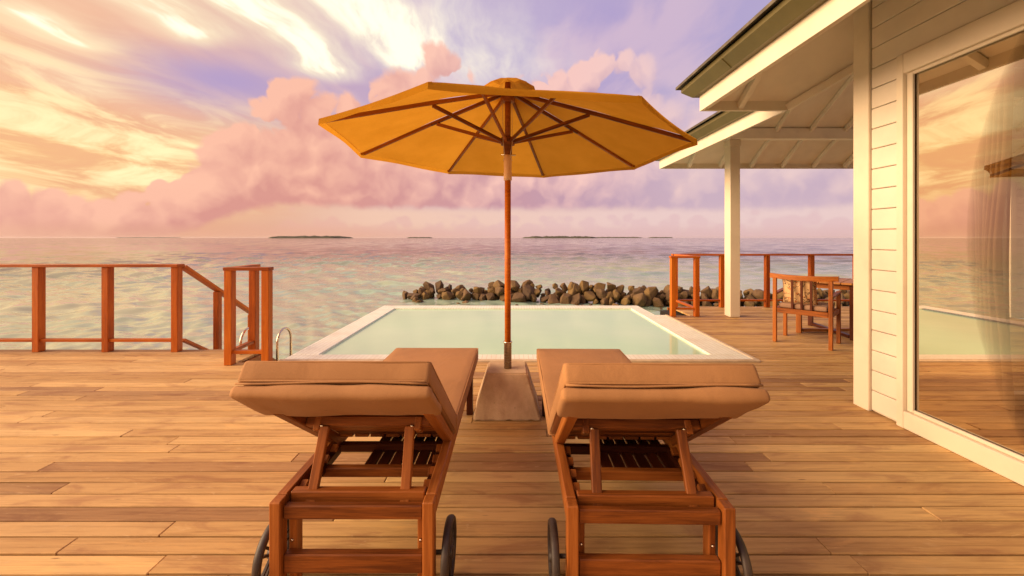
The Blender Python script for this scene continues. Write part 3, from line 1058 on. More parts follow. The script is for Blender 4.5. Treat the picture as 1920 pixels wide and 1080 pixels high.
wbar('mullion', (0.9, 0.146), (0.9, 2.396), 0.02, 0.06, WX + 0.014)

# veranda-side window of the same room
win2 = obj('window', poly_mesh([Vector(p) - VL for p in [(3.12, CY - 0.05, 0.08), (6.6, CY - 0.05, 0.08), (6.6, CY - 0.05, 2.46), (3.12, CY - 0.05, 2.46)]], [(0, 1, 2, 3)]), villa, glass_mat)
for a, b, hh in [((3.14, 0.0), (3.14, 2.47), 0.07), ((6.58, 0.0), (6.58, 2.47), 0.07)]:
    bar('frame', Vector((a[0], CY - 0.02, a[1])) - VL, Vector((b[0], CY - 0.02, b[1])) - VL, 0.08, hh, trim_paint, win2, 0.004, up=(1, 0, 0))
for z in (0.05, 2.43):
    bar('frame', Vector((3.18, CY - 0.02, z)) - VL, Vector((6.54, CY - 0.02, z)) - VL, 0.08, 0.09, trim_paint, win2, 0.004)

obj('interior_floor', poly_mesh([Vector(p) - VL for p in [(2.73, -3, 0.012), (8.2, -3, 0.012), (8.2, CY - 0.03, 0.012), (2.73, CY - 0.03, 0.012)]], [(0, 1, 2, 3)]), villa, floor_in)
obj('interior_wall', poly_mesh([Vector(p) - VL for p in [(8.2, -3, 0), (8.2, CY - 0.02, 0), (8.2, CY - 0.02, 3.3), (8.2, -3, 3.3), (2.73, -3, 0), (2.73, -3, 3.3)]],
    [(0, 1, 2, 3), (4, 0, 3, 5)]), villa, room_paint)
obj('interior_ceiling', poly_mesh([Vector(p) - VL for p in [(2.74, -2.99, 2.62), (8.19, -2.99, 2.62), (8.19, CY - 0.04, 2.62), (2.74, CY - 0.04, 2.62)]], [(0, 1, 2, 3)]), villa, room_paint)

# roof: sloping lining below, shingles above, one hip roof with a step in plan
def rz(s): return EZ + PIT * s
SR = 2.5
lining = [
    ([(MX, -3.6, 0), (MX, MY, 0), (MX + SR, MY - SR, SR), (MX + SR, -3.6, SR)]),
    ([(MX, MY, 0), (VX, MY, 0), (VX + SR, MY - SR, SR), (MX + SR, MY - SR, SR)]),
    ([(VX, MY, 0), (VX, VY, 0), (VX + SR, VY - SR, SR), (VX + SR, MY - SR, SR)]),
    ([(VX, VY, 0), (9.6, VY, 0), (9.6, VY - SR, SR), (VX + SR, VY - SR, SR)]),
    ([(VX + SR, MY - SR, SR), (VX + SR, VY - SR, SR), (9.6, VY - SR, SR), (9.6, MY - SR, SR)]),
    ([(MX + SR, -3.6, SR), (MX + SR, MY - SR, SR), (9.6, MY - SR, SR), (9.6, -3.6, SR)]),
]
def roof_mesh(dz):
    vs, fs = [], []
    for poly in lining:
        fs.append(tuple(range(len(vs), len(vs) + len(poly))))
        vs += [Vector((x, y, rz(s) + dz)) - VL for x, y, s in poly]
    return poly_mesh(vs, fs)
roof = obj('roof', roof_mesh(0.26), villa, tile_roof)
obj('ceiling_lining', roof_mesh(0.02), roof, soffit_paint)


def sweep(name, path, profile, mat, parent):
    """sweep an (outward, z) profile along a plan line; outward is to the left of travel"""
    pts = [Vector((*p, 0)) for p in path]
    nrm = []
    for i in range(len(pts) - 1):
        d = (pts[i + 1] - pts[i]).normalized()
        nrm.append(Vector((-d.y, d.x, 0)))
    vs, fs = [], []
    K = len(profile)
    for i, p in enumerate(pts):
        if i == 0: m = nrm[0]
        elif i == len(pts) - 1: m = nrm[-1]
        else:
            m = (nrm[i - 1] + nrm[i])
            m = m / (m.dot(nrm[i]))
        for o_, z in profile:
            q = p + m * o_
            vs.append(Vector((q.x, q.y, z)) - VL)
    for i in range(len(pts) - 1):
        for k in range(K):
            a, b = i * K + k, i * K + (k + 1) % K
            fs.append((a, b, b + K, a + K))
    fs.append(tuple(range(K)))
    fs.append(tuple(range((len(pts) - 1) * K, len(pts) * K))[::-1])
    return obj(name, poly_mesh(vs, fs), parent, mat)


eave = [(MX, -3.6), (MX, MY), (VX, MY), (VX, VY), (9.6, VY)]
sweep('fascia', eave, [(0.0, EZ - 0.05), (0.0, EZ + 0.115), (-0.03, EZ + 0.115), (-0.03, EZ - 0.05)], trim_paint, roof)
sweep('gutter', eave, [(0.004, EZ + 0.10), (0.05, EZ + 0.10), (0.13, EZ + 0.175), (0.13, EZ + 0.215), (0.004, EZ + 0.215)], gutter_mat, roof)
for k in range(3):
    sweep('shingle_course', eave, [(0.17 - 0.10 * k, EZ + 0.219 + 0.030 * k), (0.17 - 0.10 * k, EZ + 0.245 + 0.030 * k), (-0.25 - 0.10 * k, EZ + 0.245 + 0.030 * k + 0.17), (-0.25 - 0.10 * k, EZ + 0.219 + 0.030 * k + 0.17)], tile_roof, roof)
# gutter joints
for y in (3.35, 2.2, 1.0):
    bar('gutter_bracket', Vector((MX - 0.056, y, EZ + 0.098)) - VL, Vector((MX - 0.137, y, EZ + 0.174)) - VL, 0.012, 0.006, gutter_mat, roof, 0.001)

RWD, RHT = 0.050, 0.065
def rafter(a, b):
    bar('rafter', Vector(a) - VL, Vector(b) - VL, RWD, RHT, soffit_paint, roof, 0.003)
y = 3.62
while y > -2:
    s1 = min(0.95, MY - y)
    rafter((MX + 0.03, y, rz(0.03) - 0.03), (MX + s1, y, rz(s1) - 0.03))
    y -= 0.57
rafter((MX + 0.04, MY - 0.04, rz(0.04) - 0.035), (MX + 2.0, MY - 2.0, rz(2.0) - 0.035))
for x in (2.25,):
    rafter((x, MY - 0.03, rz(0.03) - 0.03), (x, MY - 0.36, rz(0.36) - 0.03))
rafter((VX + 0.02, MY - 0.02, rz(0.02) - 0.035), (VX + 1.2, MY - 1.2, rz(1.2) - 0.035))
y = 4.30
while y < 7.1:
    s1 = min(2.3, VY - y)
    rafter((VX + 0.03, y, rz(0.03) - 0.03), (VX + s1, y, rz(s1) - 0.03))
    y += 0.57
rafter((VX + 0.04, VY - 0.04, rz(0.04) - 0.035), (VX + 2.4, VY - 2.4, rz(2.4) - 0.035))
x = 3.22
while x < 9.2:
    s1 = min(2.3, x - VX)
    rafter((x, VY - 0.03, rz(0.03) - 0.03), (x, VY - s1, rz(s1) - 0.03))
    x += 0.56
bar('beam', Vector((3.58, 6.68, 3.00)) - VL, Vector((9.4, 6.68, 3.00)) - VL, 0.12, 0.17, soffit_paint, roof, 0.004)
col = bar('column', Vector((3.685, 6.76, 0.0)) - VL, Vector((3.685, 6.76, 2.912)) - VL, 0.18, 0.165, trim_paint, villa, 0.006, up=(1, 0, 0))
block('collar', Vector((3.685, 6.76, 2.86)) - VL, (0.185, 0.20, 0.10), trim_paint, villa, 0.004)

# ------------------------------------------------------------------ curtains
def curtain(name, p0, p1, z0, z1, folds, depth, label, tie=None, group=None):
    p0, p1 = Vector((*p0, 0)), Vector((*p1, 0))
    d = (p1 - p0)
    nn = Vector((-d.y, d.x, 0)).normalized()
    NU, NV = folds * 8, 14
    vs, fs = [], []
    c0 = (p0 + p1) / 2
    for j in range(NV + 1):
        tz = j / NV
        for i in range(NU + 1):
            u = i / NU
            uu = u
            if tie:
                k = math.exp(-((tz - 0.45) / 0.22) ** 2) * tie[1]
                uu = u + (tie[0] - u) * k
            w = math.sin(u * folds * 2 * math.pi + 0.8 * math.sin(u * 9)) * depth * (0.6 + 0.5 * math.sin(u * 23 + 1) ** 2)
            w += 0.01 * math.sin(tz * 6 + u * 12)
            p = p0 + d * uu + nn * w
            vs.append(p - c0 + Vector((0, 0, z0 + (z1 - z0) * tz)))
    for j in range(NV):
        for i in range(NU):
            a = j * (NU + 1) + i
            fs.append((a, a + 1, a + NU + 2, a + NU + 1))
    o = obj(name, poly_mesh(vs, fs), None, curtain_mat, c0, smooth=True)
    return tag(o, label, 'curtain', group)


curtain('curtain', (2.80, 2.90), (2.80, 2.56), 0.05, 2.52, 9, 0.034, 'sheer pleated curtain nearest the window frame, gathered at the waist', (0.2, 0.35), 'sheer curtains in the villa')
curtain('curtain', (2.83, 2.60), (2.83, 2.285), 0.05, 2.52, 9, 0.034, 'sheer pleated curtain in the middle of the big window', (0.5, 0.5), 'sheer curtains in the villa')
curtain('curtain', (3.22, 3.04), (3.72, 3.04), 0.08, 2.40, 10, 0.025, 'sheer curtain across the veranda-side window seen through the room', None, 'sheer curtains in the villa')

# ------------------------------------------------------------------ neighbouring villa, seen through the room
nb = thing('neighbouring_villa', 'white weatherboard villa next door glimpsed through the window glass', 'house', (10.6, 8.6, 0))
NL = nb.location
nwall = obj('wall', poly_mesh([(0.03, 0.03, -0.4), (6, 0.03, -0.4), (6, 0.03, 2.9), (0.03, 0.03, 2.9), (0.03, 2, -0.4), (0.03, 2, 2.9)], [(0, 1, 2, 3), (4, 0, 3, 5)]), nb, white_paint)
for k in range(21):
    bar('siding_board', (0.0, 0.012, -0.30 + 0.15 * k), (6.0, 0.012, -0.30 + 0.15 * k), 0.018, 0.145, white_paint, nwall, 0.004)
bar('corner_board', (0.02, 0.0, -0.4), (0.02, 0.0, 2.9), 0.12, 0.03, trim_paint, nb, 0.003)
nroof = obj('roof', poly_mesh([(-0.85, -0.75, 2.66), (6, -0.75, 2.66), (6, 1.0, 3.8), (0.9, 1.0, 3.8), (-0.85, 2.3, 2.66), (0.9, 1.0, 3.801),
                              (-0.85, -0.75, 2.85), (6, -0.75, 2.85), (6, 1.0, 4.0), (0.9, 1.0, 4.0), (-0.85, 2.3, 2.85), (0.9, 1.0, 4.001)],
                             [(0, 1, 2, 3), (0, 3, 5, 4), (6, 7, 8, 9), (6, 9, 11, 10), (0, 1, 7, 6), (0, 6, 10, 4)]), nb, tile_roof)
bar('gutter', (-0.95, -0.80, 2.76), (6, -0.80, 2.76), 0.12, 0.16, gutter_mat, nroof, 0.03)

# ------------------------------------------------------------------ sun loungers
TH_B = R(36)
HY, HZ = 0.494, 0.372
def bk(x, u, n):
    """a point of the raised backrest: u along it from the hinge, n off its underside"""
    return Vector((x, HY - u * math.cos(TH_B) + n * math.sin(TH_B), HZ + u * math.sin(TH_B) + n * math.cos(TH_B)))


def wheel(parent, x):
    w = obj('wheel', lathe_mesh([(0.0001, -0.017), (0.020, -0.017), (0.022, 0.0), (0.020, 0.017), (0.0001, 0.017)], 14), parent, rubber, (x, 0.10, 0.119), (0, R(90), 0))
    prof = [(0.098, -0.011), (0.102, -0.014), (0.112, -0.014), (0.117, -0.008), (0.118, 0.0), (0.117, 0.008), (0.112, 0.014), (0.102, 0.014), (0.098, 0.011)]
    vs, fs = [], []
    n, K = 40, len(prof)
    for k in range(n):
        a = 2 * math.pi * k / n
        for r, z in prof:
            vs.append((r * math.cos(a), r * math.sin(a), z))
    for k in range(n):
        for j in range(K):
            a, b = k * K + j, k * K + (j + 1) % K
            c, d = ((k + 1) % n) * K + j, ((k + 1) % n) * K + (j + 1) % K
            fs.append((a, c, d, b))
    obj('tyre', poly_mesh(vs, fs), w, rubber, smooth=True)
    for k in range(5):
        a0 = 2 * math.pi * k / 5 + 0.3
        for s in (-0.16, 0.16):
            bar('spoke', (0.014 * math.cos(a0 + s * 3), 0.014 * math.sin(a0 + s * 3), 0), (0.103 * math.cos(a0 + s), 0.103 * math.sin(a0 + s), 0), 0.009, 0.012, rubber, w, 0.002)
    return w


def bolt(p, parent, axis='y'):
    me = lathe_mesh([(0.0001, 0), (0.006, 0), (0.005, 0.004), (0.0001, 0.005)], 10)
    rot = {'y': (R(90), 0, 0), 'x': (0, R(90), 0)}[axis]
    obj('bolt', me, parent, steel, p, rot)


def make_lounger(label, loc, rzv):
    t = thing('sun_lounger', label, 'sun lounger', loc, rzv, 'sun loungers facing the pool')
    W = 0.29
    for s in (-1, 1):
        bar('side_rail', (s * (W - 0.019), 0.052, 0.334), (s * (W - 0.019), 1.655, 0.334), 0.038, 0.072, teak, t, 0.004)
        bar('leg', (s * (W - 0.020), 0.025, 0.0), (s * (W - 0.020), 0.025, 0.368), 0.050, 0.040, teak, t, 0.004, up=(1, 0, 0))
        bar('leg_brace', (s * (W - 0.056), 0.078, 0.0), (s * (W - 0.056), 0.078, 0.296), 0.05, 0.026, teak, t, 0.004, up=(1, 0, 0))
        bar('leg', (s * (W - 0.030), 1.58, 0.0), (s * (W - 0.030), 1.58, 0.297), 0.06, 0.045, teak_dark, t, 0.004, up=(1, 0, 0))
        # notched rack for the backrest props
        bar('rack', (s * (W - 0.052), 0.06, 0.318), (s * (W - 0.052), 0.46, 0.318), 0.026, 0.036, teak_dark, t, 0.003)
        for k in range(4):
            bar('rack_tooth', (s * (W - 0.052), 0.13 + 0.09 * k, 0.337), (s * (W - 0.052), 0.16 + 0.09 * k, 0.352), 0.026, 0.02, teak, t, 0.002)
        bar('back_stile', bk(s * (W - 0.022), 0.0, -0.018), bk(s * (W - 0.022), 0.56, -0.018), 0.042, 0.040, teak, t, 0.004)
        bar('prop', Vector((s * 0.166, 0.168, 0.562)), Vector((s * 0.173, 0.062, 0.318)), 0.036, 0.022, teak, t, 0.003, up=(0, 1, 0.3))
        q = bk(s * 0.195, 0.355, -0.03)
        bar('prop_block', bk(s * 0.197, 0.325, -0.030), bk(s * 0.197, 0.385, -0.030), 0.026, 0.05, teak, t, 0.003)
        bolt(Vector((s * 0.176, 0.160, 0.565)), t)
        bolt(Vector((s * 0.205, q.y - 0.028, q.z - 0.006)), t)
        bolt(Vector((s * (W - 0.056), 0.0515, 0.20)), t)
        wheel(t, s * 0.329)
    obj('axle', tube_mesh([(-0.325, 0.10, 0.119), (0.325, 0.10, 0.119)], 0.008, 8), t, rubber)
    bar('cross_bar', (-W + 0.042, 0.030, 0.322), (W - 0.042, 0.030, 0.322), 0.028, 0.050, teak, t, 0.004)
    bar('cross_bar', (-W + 0.044, 0.078, 0.346), (W - 0.044, 0.078, 0.346), 0.036, 0.050, teak, t, 0.004)
    bar('cross_bar', (-W + 0.042, 0.034, 0.138), (W - 0.042, 0.034, 0.138), 0.034, 0.068, teak, t, 0.004)
    bar('cross_bar', (-W + 0.040, 0.318, 0.300), (W - 0.040, 0.318, 0.300), 0.034, 0.040, teak, t, 0.004)
    bar('cross_bar', (-W + 0.040, 1.636, 0.330), (W - 0.040, 1.636, 0.330), 0.034, 0.060, teak, t, 0.004)
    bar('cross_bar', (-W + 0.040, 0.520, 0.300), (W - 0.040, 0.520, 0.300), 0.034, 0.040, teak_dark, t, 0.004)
    # slats that carry the seat, and the slatted tray below
    for k in range(7):
        x = -0.222 + 0.074 * k
        bar('seat_slat', (x, 0.505, 0.360), (x, 1.650, 0.360), 0.064, 0.016, teak, t, 0.003)
    for k in range(6):
        x = -0.066 + 0.056 * k
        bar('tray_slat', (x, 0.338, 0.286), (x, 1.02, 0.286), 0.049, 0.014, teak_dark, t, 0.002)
    for k in range(9):
        u = 0.035 + 0.083 * k
        bar('back_slat', bk(-W + 0.045, u, 0.008), bk(W - 0.045, u, 0.008), 0.072, 0.016, teak, t, 0.003, up=bk(0, 0, 1) - bk(0, 0, 0))
    bar('back_batten', bk(-W + 0.045, 0.355, -0.020), bk(W - 0.045, 0.355, -0.020), 0.05, 0.034, teak, t, 0.003, up=bk(0, 0, 1) - bk(0, 0, 0))
    return t


loc_a, rz_a = (-0.560, 1.43, 0), 0.0
loc_b, rz_b = (0.487, 1.405, 0), -0.018
make_lounger('teak sun lounger with wheels, left of the parasol base', loc_a, rz_a)
make_lounger('teak sun lounger with wheels, right of the parasol base', loc_b, rz_b)


def pad_mesh(L, W, T, r, amp, seed, nl=22, nw=12):
    """a stuffed pad: x across, y along, z thickness; rounded edges, slightly uneven"""
    bm = bmesh.new()
    bmesh.ops.create_cube(bm, size=1.0)
    bmesh.ops.scale(bm, vec=(W, L, T), verts=bm.verts)
    bmesh.ops.bevel(bm, geom=bm.edges[:], offset=r, segments=3, affect='EDGES', profile=0.5)
    long_e = [e for e in bm.edges if abs(e.verts[0].co.y - e.verts[1].co.y) > L * 0.5]
    bmesh.ops.subdivide_edges(bm, edges=long_e, cuts=nl, use_grid_fill=True)
    wide_e = [e for e in bm.edges if abs(e.verts[0].co.x - e.verts[1].co.x) > W * 0.5]
    bmesh.ops.subdivide_edges(bm, edges=wide_e, cuts=nw, use_grid_fill=True)
    for v in bm.verts:
        c = v.co
        k = noise.noise(Vector((c.x * 5, c.y * 4, c.z * 6 + seed))) * amp
        k2 = noise.noise(Vector((c.x * 14, c.y * 12, c.z * 10 + seed))) * amp * 0.35
        bul = (1 - (2 * c.x / W) ** 2) * (1 - (2 * c.y / L) ** 2) * T * 0.10
        n = Vector((c.x / W, c.y / L, c.z / T))
        v.co += Vector((n.x, n.y, n.z * 1.4)) * (k + k2)
        if abs(c.z) > T * 0.3:
            v.co.z += math.copysign(max(bul, 0) * 0.8, c.z)
    bmesh.ops.recalc_face_normals(bm, faces=bm.faces[:])
    return mesh_from(bm, 'pad')


def make_pad(label, loc, rzv, seed):
    t = thing('lounger_cushion', label, 'cushion', loc, rzv, 'lounger cushions')
    o = obj('seat_pad', pad_mesh(1.215, 0.635, 0.082, 0.015, 0.004, seed), t, cushion_mat, (0, 1.100, 0.413), smooth=True)
    cx = R(180) - TH_B
    # the back part lies on the raised backrest
    ctr = bk(0, 0.385, 0.050)
    bp_ = obj('back_pad', pad_mesh(0.765, 0.625, 0.072, 0.014, 0.004, seed + 4), t, cushion_mat, ctr, (-TH_B, 0, 0), smooth=True)
    # the hood that is slipped over the head end and folds under it
    me = pad_mesh(0.25, 0.648, 0.044, 0.016, 0.010, seed + 9)
    obj('hood', me, t, cushion_mat, bk(0, 0.647, -0.014), (-TH_B, 0, 0), smooth=True)
    for pad_, L_, W_, T_ in ((o, 1.215, 0.635, 0.082), (bp_, 0.765, 0.625, 0.072)):
        for zz in (T_ / 2 - 0.005, -T_ / 2 + 0.005):
            hw, hl, r_ = W_ / 2 - 0.0035, L_ / 2 - 0.0035, 0.014
            loop = []
            for cx_, cy_, a_ in ((hw, hl, 0), (-hw, hl, 90), (-hw, -hl, 180), (hw, -hl, 270)):
                for st_ in (0, 30, 60, 90):
                    loop.append(Vector((cx_ - math.copysign(r_, cx_) + r_ * math.cos(R(a_ + st_)), cy_ - math.copysign(r_, cy_) + r_ * math.sin(R(a_ + st_)), zz)))
            loop.append(loop[0])
            obj('piping', tube_mesh(loop, 0.0036, 6, caps=False), pad_, cushion_mat)
    pts = [bk(x, 0.768, 0.012 + 0.004 * math.sin(x * 9 + seed)) for x in [-0.31 + 0.62 * i / 12 for i in range(13)]]
    obj('piping', tube_mesh(pts, 0.0035, 6), t, cushion_mat)
    return t


make_pad('taupe lounger cushion with folded hood, on the left lounger', (loc_a[0] - 0.014, loc_a[1], 0), -0.007, 1)
make_pad('taupe lounger cushion with folded hood, on the right lounger', loc_b, rz_b, 31)

# ------------------------------------------------------------------ parasol and its base
PX, PY = -0.020, 3.095
base = thing('concrete_parasol_stand', 'tapered concrete parasol base with a steel sleeve between the loungers', 'parasol stand', (PX - 0.004, PY + 0.03, 0))
bm = bmesh.new()
b0, b1, H = 0.245, 0.150, 0.31
NSG = 10
ring = []
bot = [bm.verts.new((sx * b0, sy * b0, 0.002)) for sx, sy in ((-1, -1), (1, -1), (1, 1), (-1, 1))]
topv = [bm.verts.new((sx * b1, sy * b1, H)) for sx, sy in ((-1, -1), (1, -1), (1, 1), (-1, 1))]
for i in range(4):
    bm.faces.new((bot[i], bot[(i + 1) % 4], topv[(i + 1) % 4], topv[i]))
bm.faces.new(topv)
bm.faces.new(bot[::-1])
bmesh.ops.bevel(bm, geom=bm.edges[:], offset=0.011, segments=2, affect='EDGES')
bmesh.ops.subdivide_edges(bm, edges=[e for e in bm.edges if e.calc_length() > 0.1], cuts=14, use_grid_fill=True)
for v in bm.verts:
    k = noise.noise(v.co * 11) * 0.004 + noise.noise(v.co * 40) * 0.0015
    if v.co.z < 0.03:
        v.co.z += max(0, noise.noise(Vector((v.co.x * 26, v.co.y * 26, 3)))) * 0.014
    v.co += Vector((v.co.x, v.co.y, 0)).normalized() * k
bmesh.ops.triangulate(bm, faces=bm.faces[:])
obj('concrete_block', mesh_from(bm), base, concrete)
obj('sleeve', lathe_mesh([(0.029, H - 0.01), (0.029, 0.502), (0.033, 0.504), (0.033, 0.514), (0.025, 0.514)], 24), base, steel, (0.004, -0.03, 0))

par = thing('parasol', 'open eight-sided ochre parasol with teak ribs standing between the loungers', 'parasol', (PX, PY, 0.32))
PL = Vector(par.location)
obj('pole', lathe_mesh([(0.0235, 0.0), (0.0235, 1.45)], 20), par, teak_rail, (0, 0, 0))
obj('upper_pole', lathe_mesh([(0.0225, 1.60), (0.0225, 2.16)], 18), par, teak, (0, 0, 0))
obj('joint_wrap', lathe_mesh([(0.0245, 1.415), (0.031, 1.418), (0.031, 1.475), (0.028, 1.48), (0.030, 1.56), (0.030, 1.605), (0.024, 1.61)], 18), par, wrap_mat)
HUBZ, RIMZ, RAD, RUNZ = 2.405 - 0.32, 1.985 - 0.32, 1.303, 2.03 - 0.32
PHI0 = R(-112.5) + 0.1138
obj('runner', lathe_mesh([(0.024, RUNZ - 0.10), (0.032, RUNZ - 0.095), (0.034, RUNZ - 0.03), (0.052, RUNZ - 0.025), (0.052, RUNZ + 0.03), (0.036, RUNZ + 0.035)], 16), par, teak)
obj('top_hub', lathe_mesh([(0.030, HUBZ - 0.075), (0.055, HUBZ - 0.07), (0.055, HUBZ - 0.015), (0.03, HUBZ + 0.01), (0.028, HUBZ + 0.03)], 16), par, teak)
obj('pin', tube_mesh([(-0.05, -0.01, 1.612), (0.06, -0.01, 1.607)], 0.005, 8), par, steel)
def rim(i, r=1.0, dz=0.0):
    a = PHI0 + R(45) * i
    dx, dy = RAD * r * math.cos(a), RAD * r * math.sin(a)
    return Vector((0.011 + dx, -0.018 + dy, HUBZ + 0.015 + (RIMZ - HUBZ - 0.015) * r + (-0.0236 * dx - 0.0037 * dy) + dz + 0.035 * r * (1 - r)))
canopy = obj('canopy', lathe_mesh([(0.02, HUBZ + 0.012), (0.05, HUBZ + 0.008), (0.05, HUBZ + 0.011), (0.02, HUBZ + 0.015)], 16), par, canopy_mat)
for i in range(8):
    NR, NA = 14, 8
    vs, fs = [], []
    for j in range(NR + 1):
        r = 0.03 + 0.97 * j / NR
        A, B = rim(i, r), rim(i + 1, r)
        for k in range(NA + 1):
            w = k / NA
            p = A.lerp(B, w)
            sag = 4 * w * (1 - w)
            p.z -= 0.030 * sag * r * (1.15 - r)
            p += (Vector((0, 0, p.z)) - p) * (0.016 * sag * r)
            p.z += 0.004 * noise.noise(Vector((p.x * 4, p.y * 4, i)))
            vs.append(p)
    for j in range(NR):
        for k in range(NA):
            a = j * (NA + 1) + k
            fs.append((a, a + 1, a + NA + 2, a + NA + 1))
    pan = obj('cloth_panel', poly_mesh(vs, fs), canopy, canopy_mat, smooth=True)
    # hem folded down along the rim
    vs, fs = [], []
    for k in range(NA + 1):
        w = k / NA
        p = rim(i, 1.0).lerp(rim(i + 1, 1.0), w)
        p += (Vector((0, 0, p.z)) - p) * (0.016 * 4 * w * (1 - w))
        o_ = Vector((p.x, p.y, 0)).normalized() * 0.003
        vs += [p + o_ + Vector((0, 0, 0.001)), p + o_ * 2.2 + Vector((0, 0, -0.034 - 0.003 * math.sin(w * 9 + i)))]
    for k in range(NA):
        fs.append((2 * k, 2 * k + 2, 2 * k + 3, 2 * k + 1))
    obj('hem', poly_mesh(vs, fs), canopy, canopy_mat)
    # timber rib under the seam and the strut that pushes it up
    a0, a1 = rim(i, 0.03, -0.016), rim(i, 0.975, -0.016)
    mid = rim(i, 0.5, -0.018)
    bar('rib', a0, mid, 0.020, 0.028, teak, par, 0.003)
    bar('rib', mid, a1, 0.020, 0.026, teak, par, 0.003)
    an = PHI0 + R(45) * i
    s0 = Vector((0.045 * math.cos(an), 0.045 * math.sin(an), RUNZ))
    s1 = rim(i, 0.46, -0.035)
    side = Vector((-math.sin(an), math.cos(an), 0)) * 0.016
    bar('strut', s0 + side * 0, s1, 0.018, 0.026, teak, par, 0.003)
    block('rib_tip', rim(i, 0.985, -0.012), (0.035, 0.035, 0.02), canopy_mat, par, 0.006, (0, 0, an))
# vent cap on top, a little crumpled
vs, fs = [(-0.02, 0, HUBZ + 0.112)], []
for j, (r, z) in enumerate([(0.07, 0.088), (0.14, 0.056), (0.195, 0.022), (0.205, 0.004)]):
    for k in range(24):
        a = PHI0 + 2 * math.pi * k / 24
        cr = 0.040 * noise.noise(Vector((math.cos(a) * 2.2, math.sin(a) * 2.2, j * 0.4 + 3))) * (j + 1) / 2
        rr_ = r * (1 + 0.22 * noise.noise(Vector((math.cos(a) * 3, math.sin(a) * 3, 7))))
        vs.append((rr_ * math.cos(a), rr_ * math.sin(a), HUBZ + z + cr))
for k in range(24):
    fs.append((0, 1 + k, 1 + (k + 1) % 24))
for j in range(3):
    for k in range(24):
        a, b = 1 + j * 24 + k, 1 + j * 24 + (k + 1) % 24
        fs.append((a, a + 24, b + 24, b))
obj('vent_cap', poly_mesh(vs, fs), canopy, canopy_mat)
for x0, x1 in ((-0.036, -0.034), (0.030, 0.034)):
    pts = [(x0, -0.04, HUBZ - 0.06), (x0 * 1.05, -0.045, 1.95), (x1, -0.055, RUNZ - 0.02), (x0 * 0.6, -0.05, RUNZ - 0.12), (x1 * 0.95, -0.038, 1.56)]
    obj('cord', tube_mesh(pts, 0.0025, 6), par, cord_mat)

# ------------------------------------------------------------------ dining set on the veranda
CRZ = R(-47.5)
chair = thing('armchair', 'teak armchair with curved back rail and slats, turned to the dining table', 'chair', (3.685, 5.065, 0), CRZ)
HWX, HDY = 0.280, 0.232
for s in (-1, 1):
    bar('leg', (s * HWX, -HDY, 0), (s * HWX, -HDY, 0.80), 0.045, 0.040, teak_chair, chair, 0.004, up=(1, 0, 0))
    bar('leg', (s * HWX, HDY, 0), (s * HWX, HDY, 0.615), 0.045, 0.040, teak_chair, chair, 0.004, up=(1, 0, 0))
    bar('armrest', (s * HWX, -HDY + 0.024, 0.605), (s * HWX, HDY + 0.035, 0.632), 0.050, 0.024, teak_chair, chair, 0.005)
    bar('seat_rail', (s * HWX, -HDY + 0.022, 0.40), (s * HWX, HDY - 0.022, 0.40), 0.026, 0.055, teak_chair, chair, 0.003)
bar('seat_rail', (-HWX + 0.024, -HDY, 0.40), (HWX - 0.024, -HDY, 0.40), 0.030, 0.062, teak_chair, chair, 0.003)
bar('seat_rail', (-HWX + 0.024, HDY, 0.40), (HWX - 0.024, HDY, 0.40), 0.026, 0.055, teak_chair, chair, 0.003)
for k in range(5):
    yy = -0.17 + 0.085 * k
    bar('seat_slat', (-HWX + 0.014, yy, 0.422), (HWX - 0.014, yy, 0.422), 0.07, 0.014, teak_chair, chair, 0.003)
# bowed back rail
NB = 12
vs, fs = [], []
for i in range(NB + 1):
    u = i / NB * 2 - 1
    x = u * 0.345
    yb = -HDY + 0.02 - 0.055 * (1 - u * u) + 0.03
    zb = 0.825 - 0.012 * (1 - u * u)
    for dy_, dz_ in ((-0.020, -0.030), (0.020, -0.030), (0.020, 0.030), (-0.020, 0.030)):
        vs.append((x, yb + dy_, zb + dz_))
for i in range(NB):
    for k in range(4):
        a, b = i * 4 + k, i * 4 + (k + 1) % 4
        fs.append((a, b, b + 4, a + 4))
fs += [(3, 2, 1, 0), tuple(NB * 4 + k for k in range(4))]
obj('back_rail', poly_mesh(vs, fs), chair, teak_chair)
for x in (-0.095, 0.0, 0.095):
    bar('back_slat', (x, -HDY, 0.43), (x, -HDY - 0.012, 0.79), 0.020, 0.026, teak_dark, chair, 0.003, up=(1, 0, 0))
sc_ = obj('seat_cushion', pad_mesh(0.44, 0.49, 0.060, 0.02, 0.004, 55, 10, 10), None, seat_cloth, (3.685, 5.065, 0.461), (0, 0, CRZ), smooth=True)
tag(sc_, 'thin grey-brown seat cushion on the teak armchair', 'cushion')


def pillow_mesh(w, t, seed):
    N = 18
    vs, fs = [], []
    for side in (1, -1):
        for j in range(N + 1):
            for i in range(N + 1):
                u, v = i / N * 2 - 1, j / N * 2 - 1
                pinch = 1 - 0.10 * (1 - abs(u)) * abs(v) ** 2 if True else 1
                x = u * w / 2 * (1 - 0.07 * (1 - v * v) * abs(u) ** 3)
                z = v * w / 2 * (1 - 0.07 * (1 - u * u) * abs(v) ** 3)
                h = t / 2 * (max(0, (1 - u ** 4) * (1 - v ** 4))) ** 0.55 + 0.004 * noise.noise(Vector((u * 3, v * 3, seed)))
                vs.append((x, side * h, z))
    S = (N + 1) ** 2
    for sd in range(2):
        for j in range(N):
            for i in range(N):
                a = sd * S + j * (N + 1) + i
                q = (a, a + 1, a + N + 2, a + N + 1)
                fs.append(q if sd == 0 else q[::-1])
    me = poly_mesh(vs, fs)
    return me


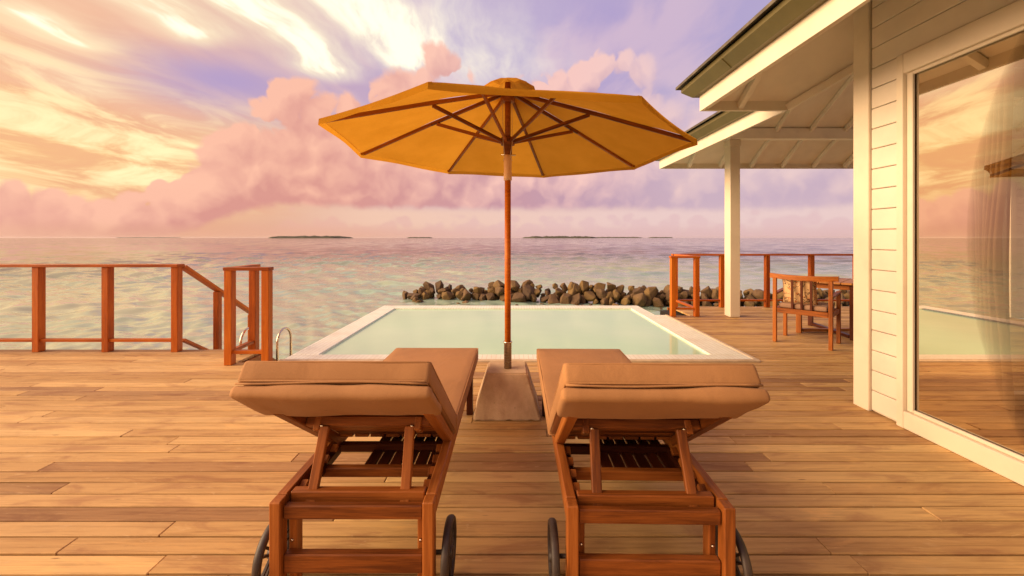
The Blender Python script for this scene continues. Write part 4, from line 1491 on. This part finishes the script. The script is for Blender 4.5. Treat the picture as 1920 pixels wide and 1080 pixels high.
fw = Vector((math.cos(R(42.5)), math.sin(R(42.5)), 0))
rt = Vector((math.cos(R(-47.5)), math.sin(R(-47.5)), 0))
pc = Vector((3.685, 5.065, 0)) - fw * 0.125 - rt * 0.045 + Vector((0, 0, 0.655))
pil = obj('throw_pillow', pillow_mesh(0.37, 0.14, 4), None, floral, pc, (R(10), 0, CRZ), smooth=True)
tag(pil, 'floral orange and cream throw pillow leaning on the armchair back', 'pillow')

table = thing('dining_table', 'square teak dining table half hidden behind the villa corner', 'table', (4.40, 5.60, 0), CRZ)
TX, TY = 0.285, 0.335
for sx in (-1, 1):
    for sy in (-1, 1):
        bar('leg', (sx * TX, sy * TY, 0.0), (sx * TX, sy * TY, 0.70), 0.06, 0.06, teak if sx * sy > 0 else teak_dark, table, 0.004, up=(1, 0, 0))  # two legs carry their backlit shade in the darker teak colour
for sx in (-1, 1):
    bar('apron', (sx * TX, -TY + 0.03, 0.665), (sx * TX, TY - 0.03, 0.665), 0.026, 0.065, teak, table, 0.003)
for sy in (-1, 1):
    bar('apron', (-TX + 0.03, sy * TY, 0.665), (TX - 0.03, sy * TY, 0.665), 0.026, 0.065, teak, table, 0.003)
bar('foot_bar', (-TX + 0.03, -TY + 0.035, 0.035), (TX - 0.03, TY - 0.035, 0.035), 0.05, 0.04, teak_pale, table, 0.003)
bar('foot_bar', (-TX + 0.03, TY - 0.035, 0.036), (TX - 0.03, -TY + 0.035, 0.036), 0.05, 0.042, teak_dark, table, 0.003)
for k in range(7):
    x = -0.345 + 0.115 * k
    bar('top_board', (x, -0.40, 0.714), (x, 0.40, 0.714), 0.109, 0.026, teak_pale, table, 0.003)

# ------------------------------------------------------------------ sea air
haze_mat = bpy.data.materials.new('sea_air')
haze_mat.use_nodes = True
haze_mat.node_tree.nodes.clear()
gg = G(haze_mat.node_tree)
hv_ = gg.node('ShaderNodeVolumePrincipled', {'Color': (0.92, 0.86, 0.84, 1), 'Density': 1.2e-5, 'Anisotropy': 0.2})
ho_ = gg.node('ShaderNodeOutputMaterial')
gg.l.new(hv_.outputs[0], ho_.inputs['Volume'])
hz = obj('haze', box_mesh(64000, 64000, 50, 0.0).copy(), None, haze_mat, (0, 0, 22.0))
tag(hz, 'thin warm sea air over the water', None, None, 'stuff')
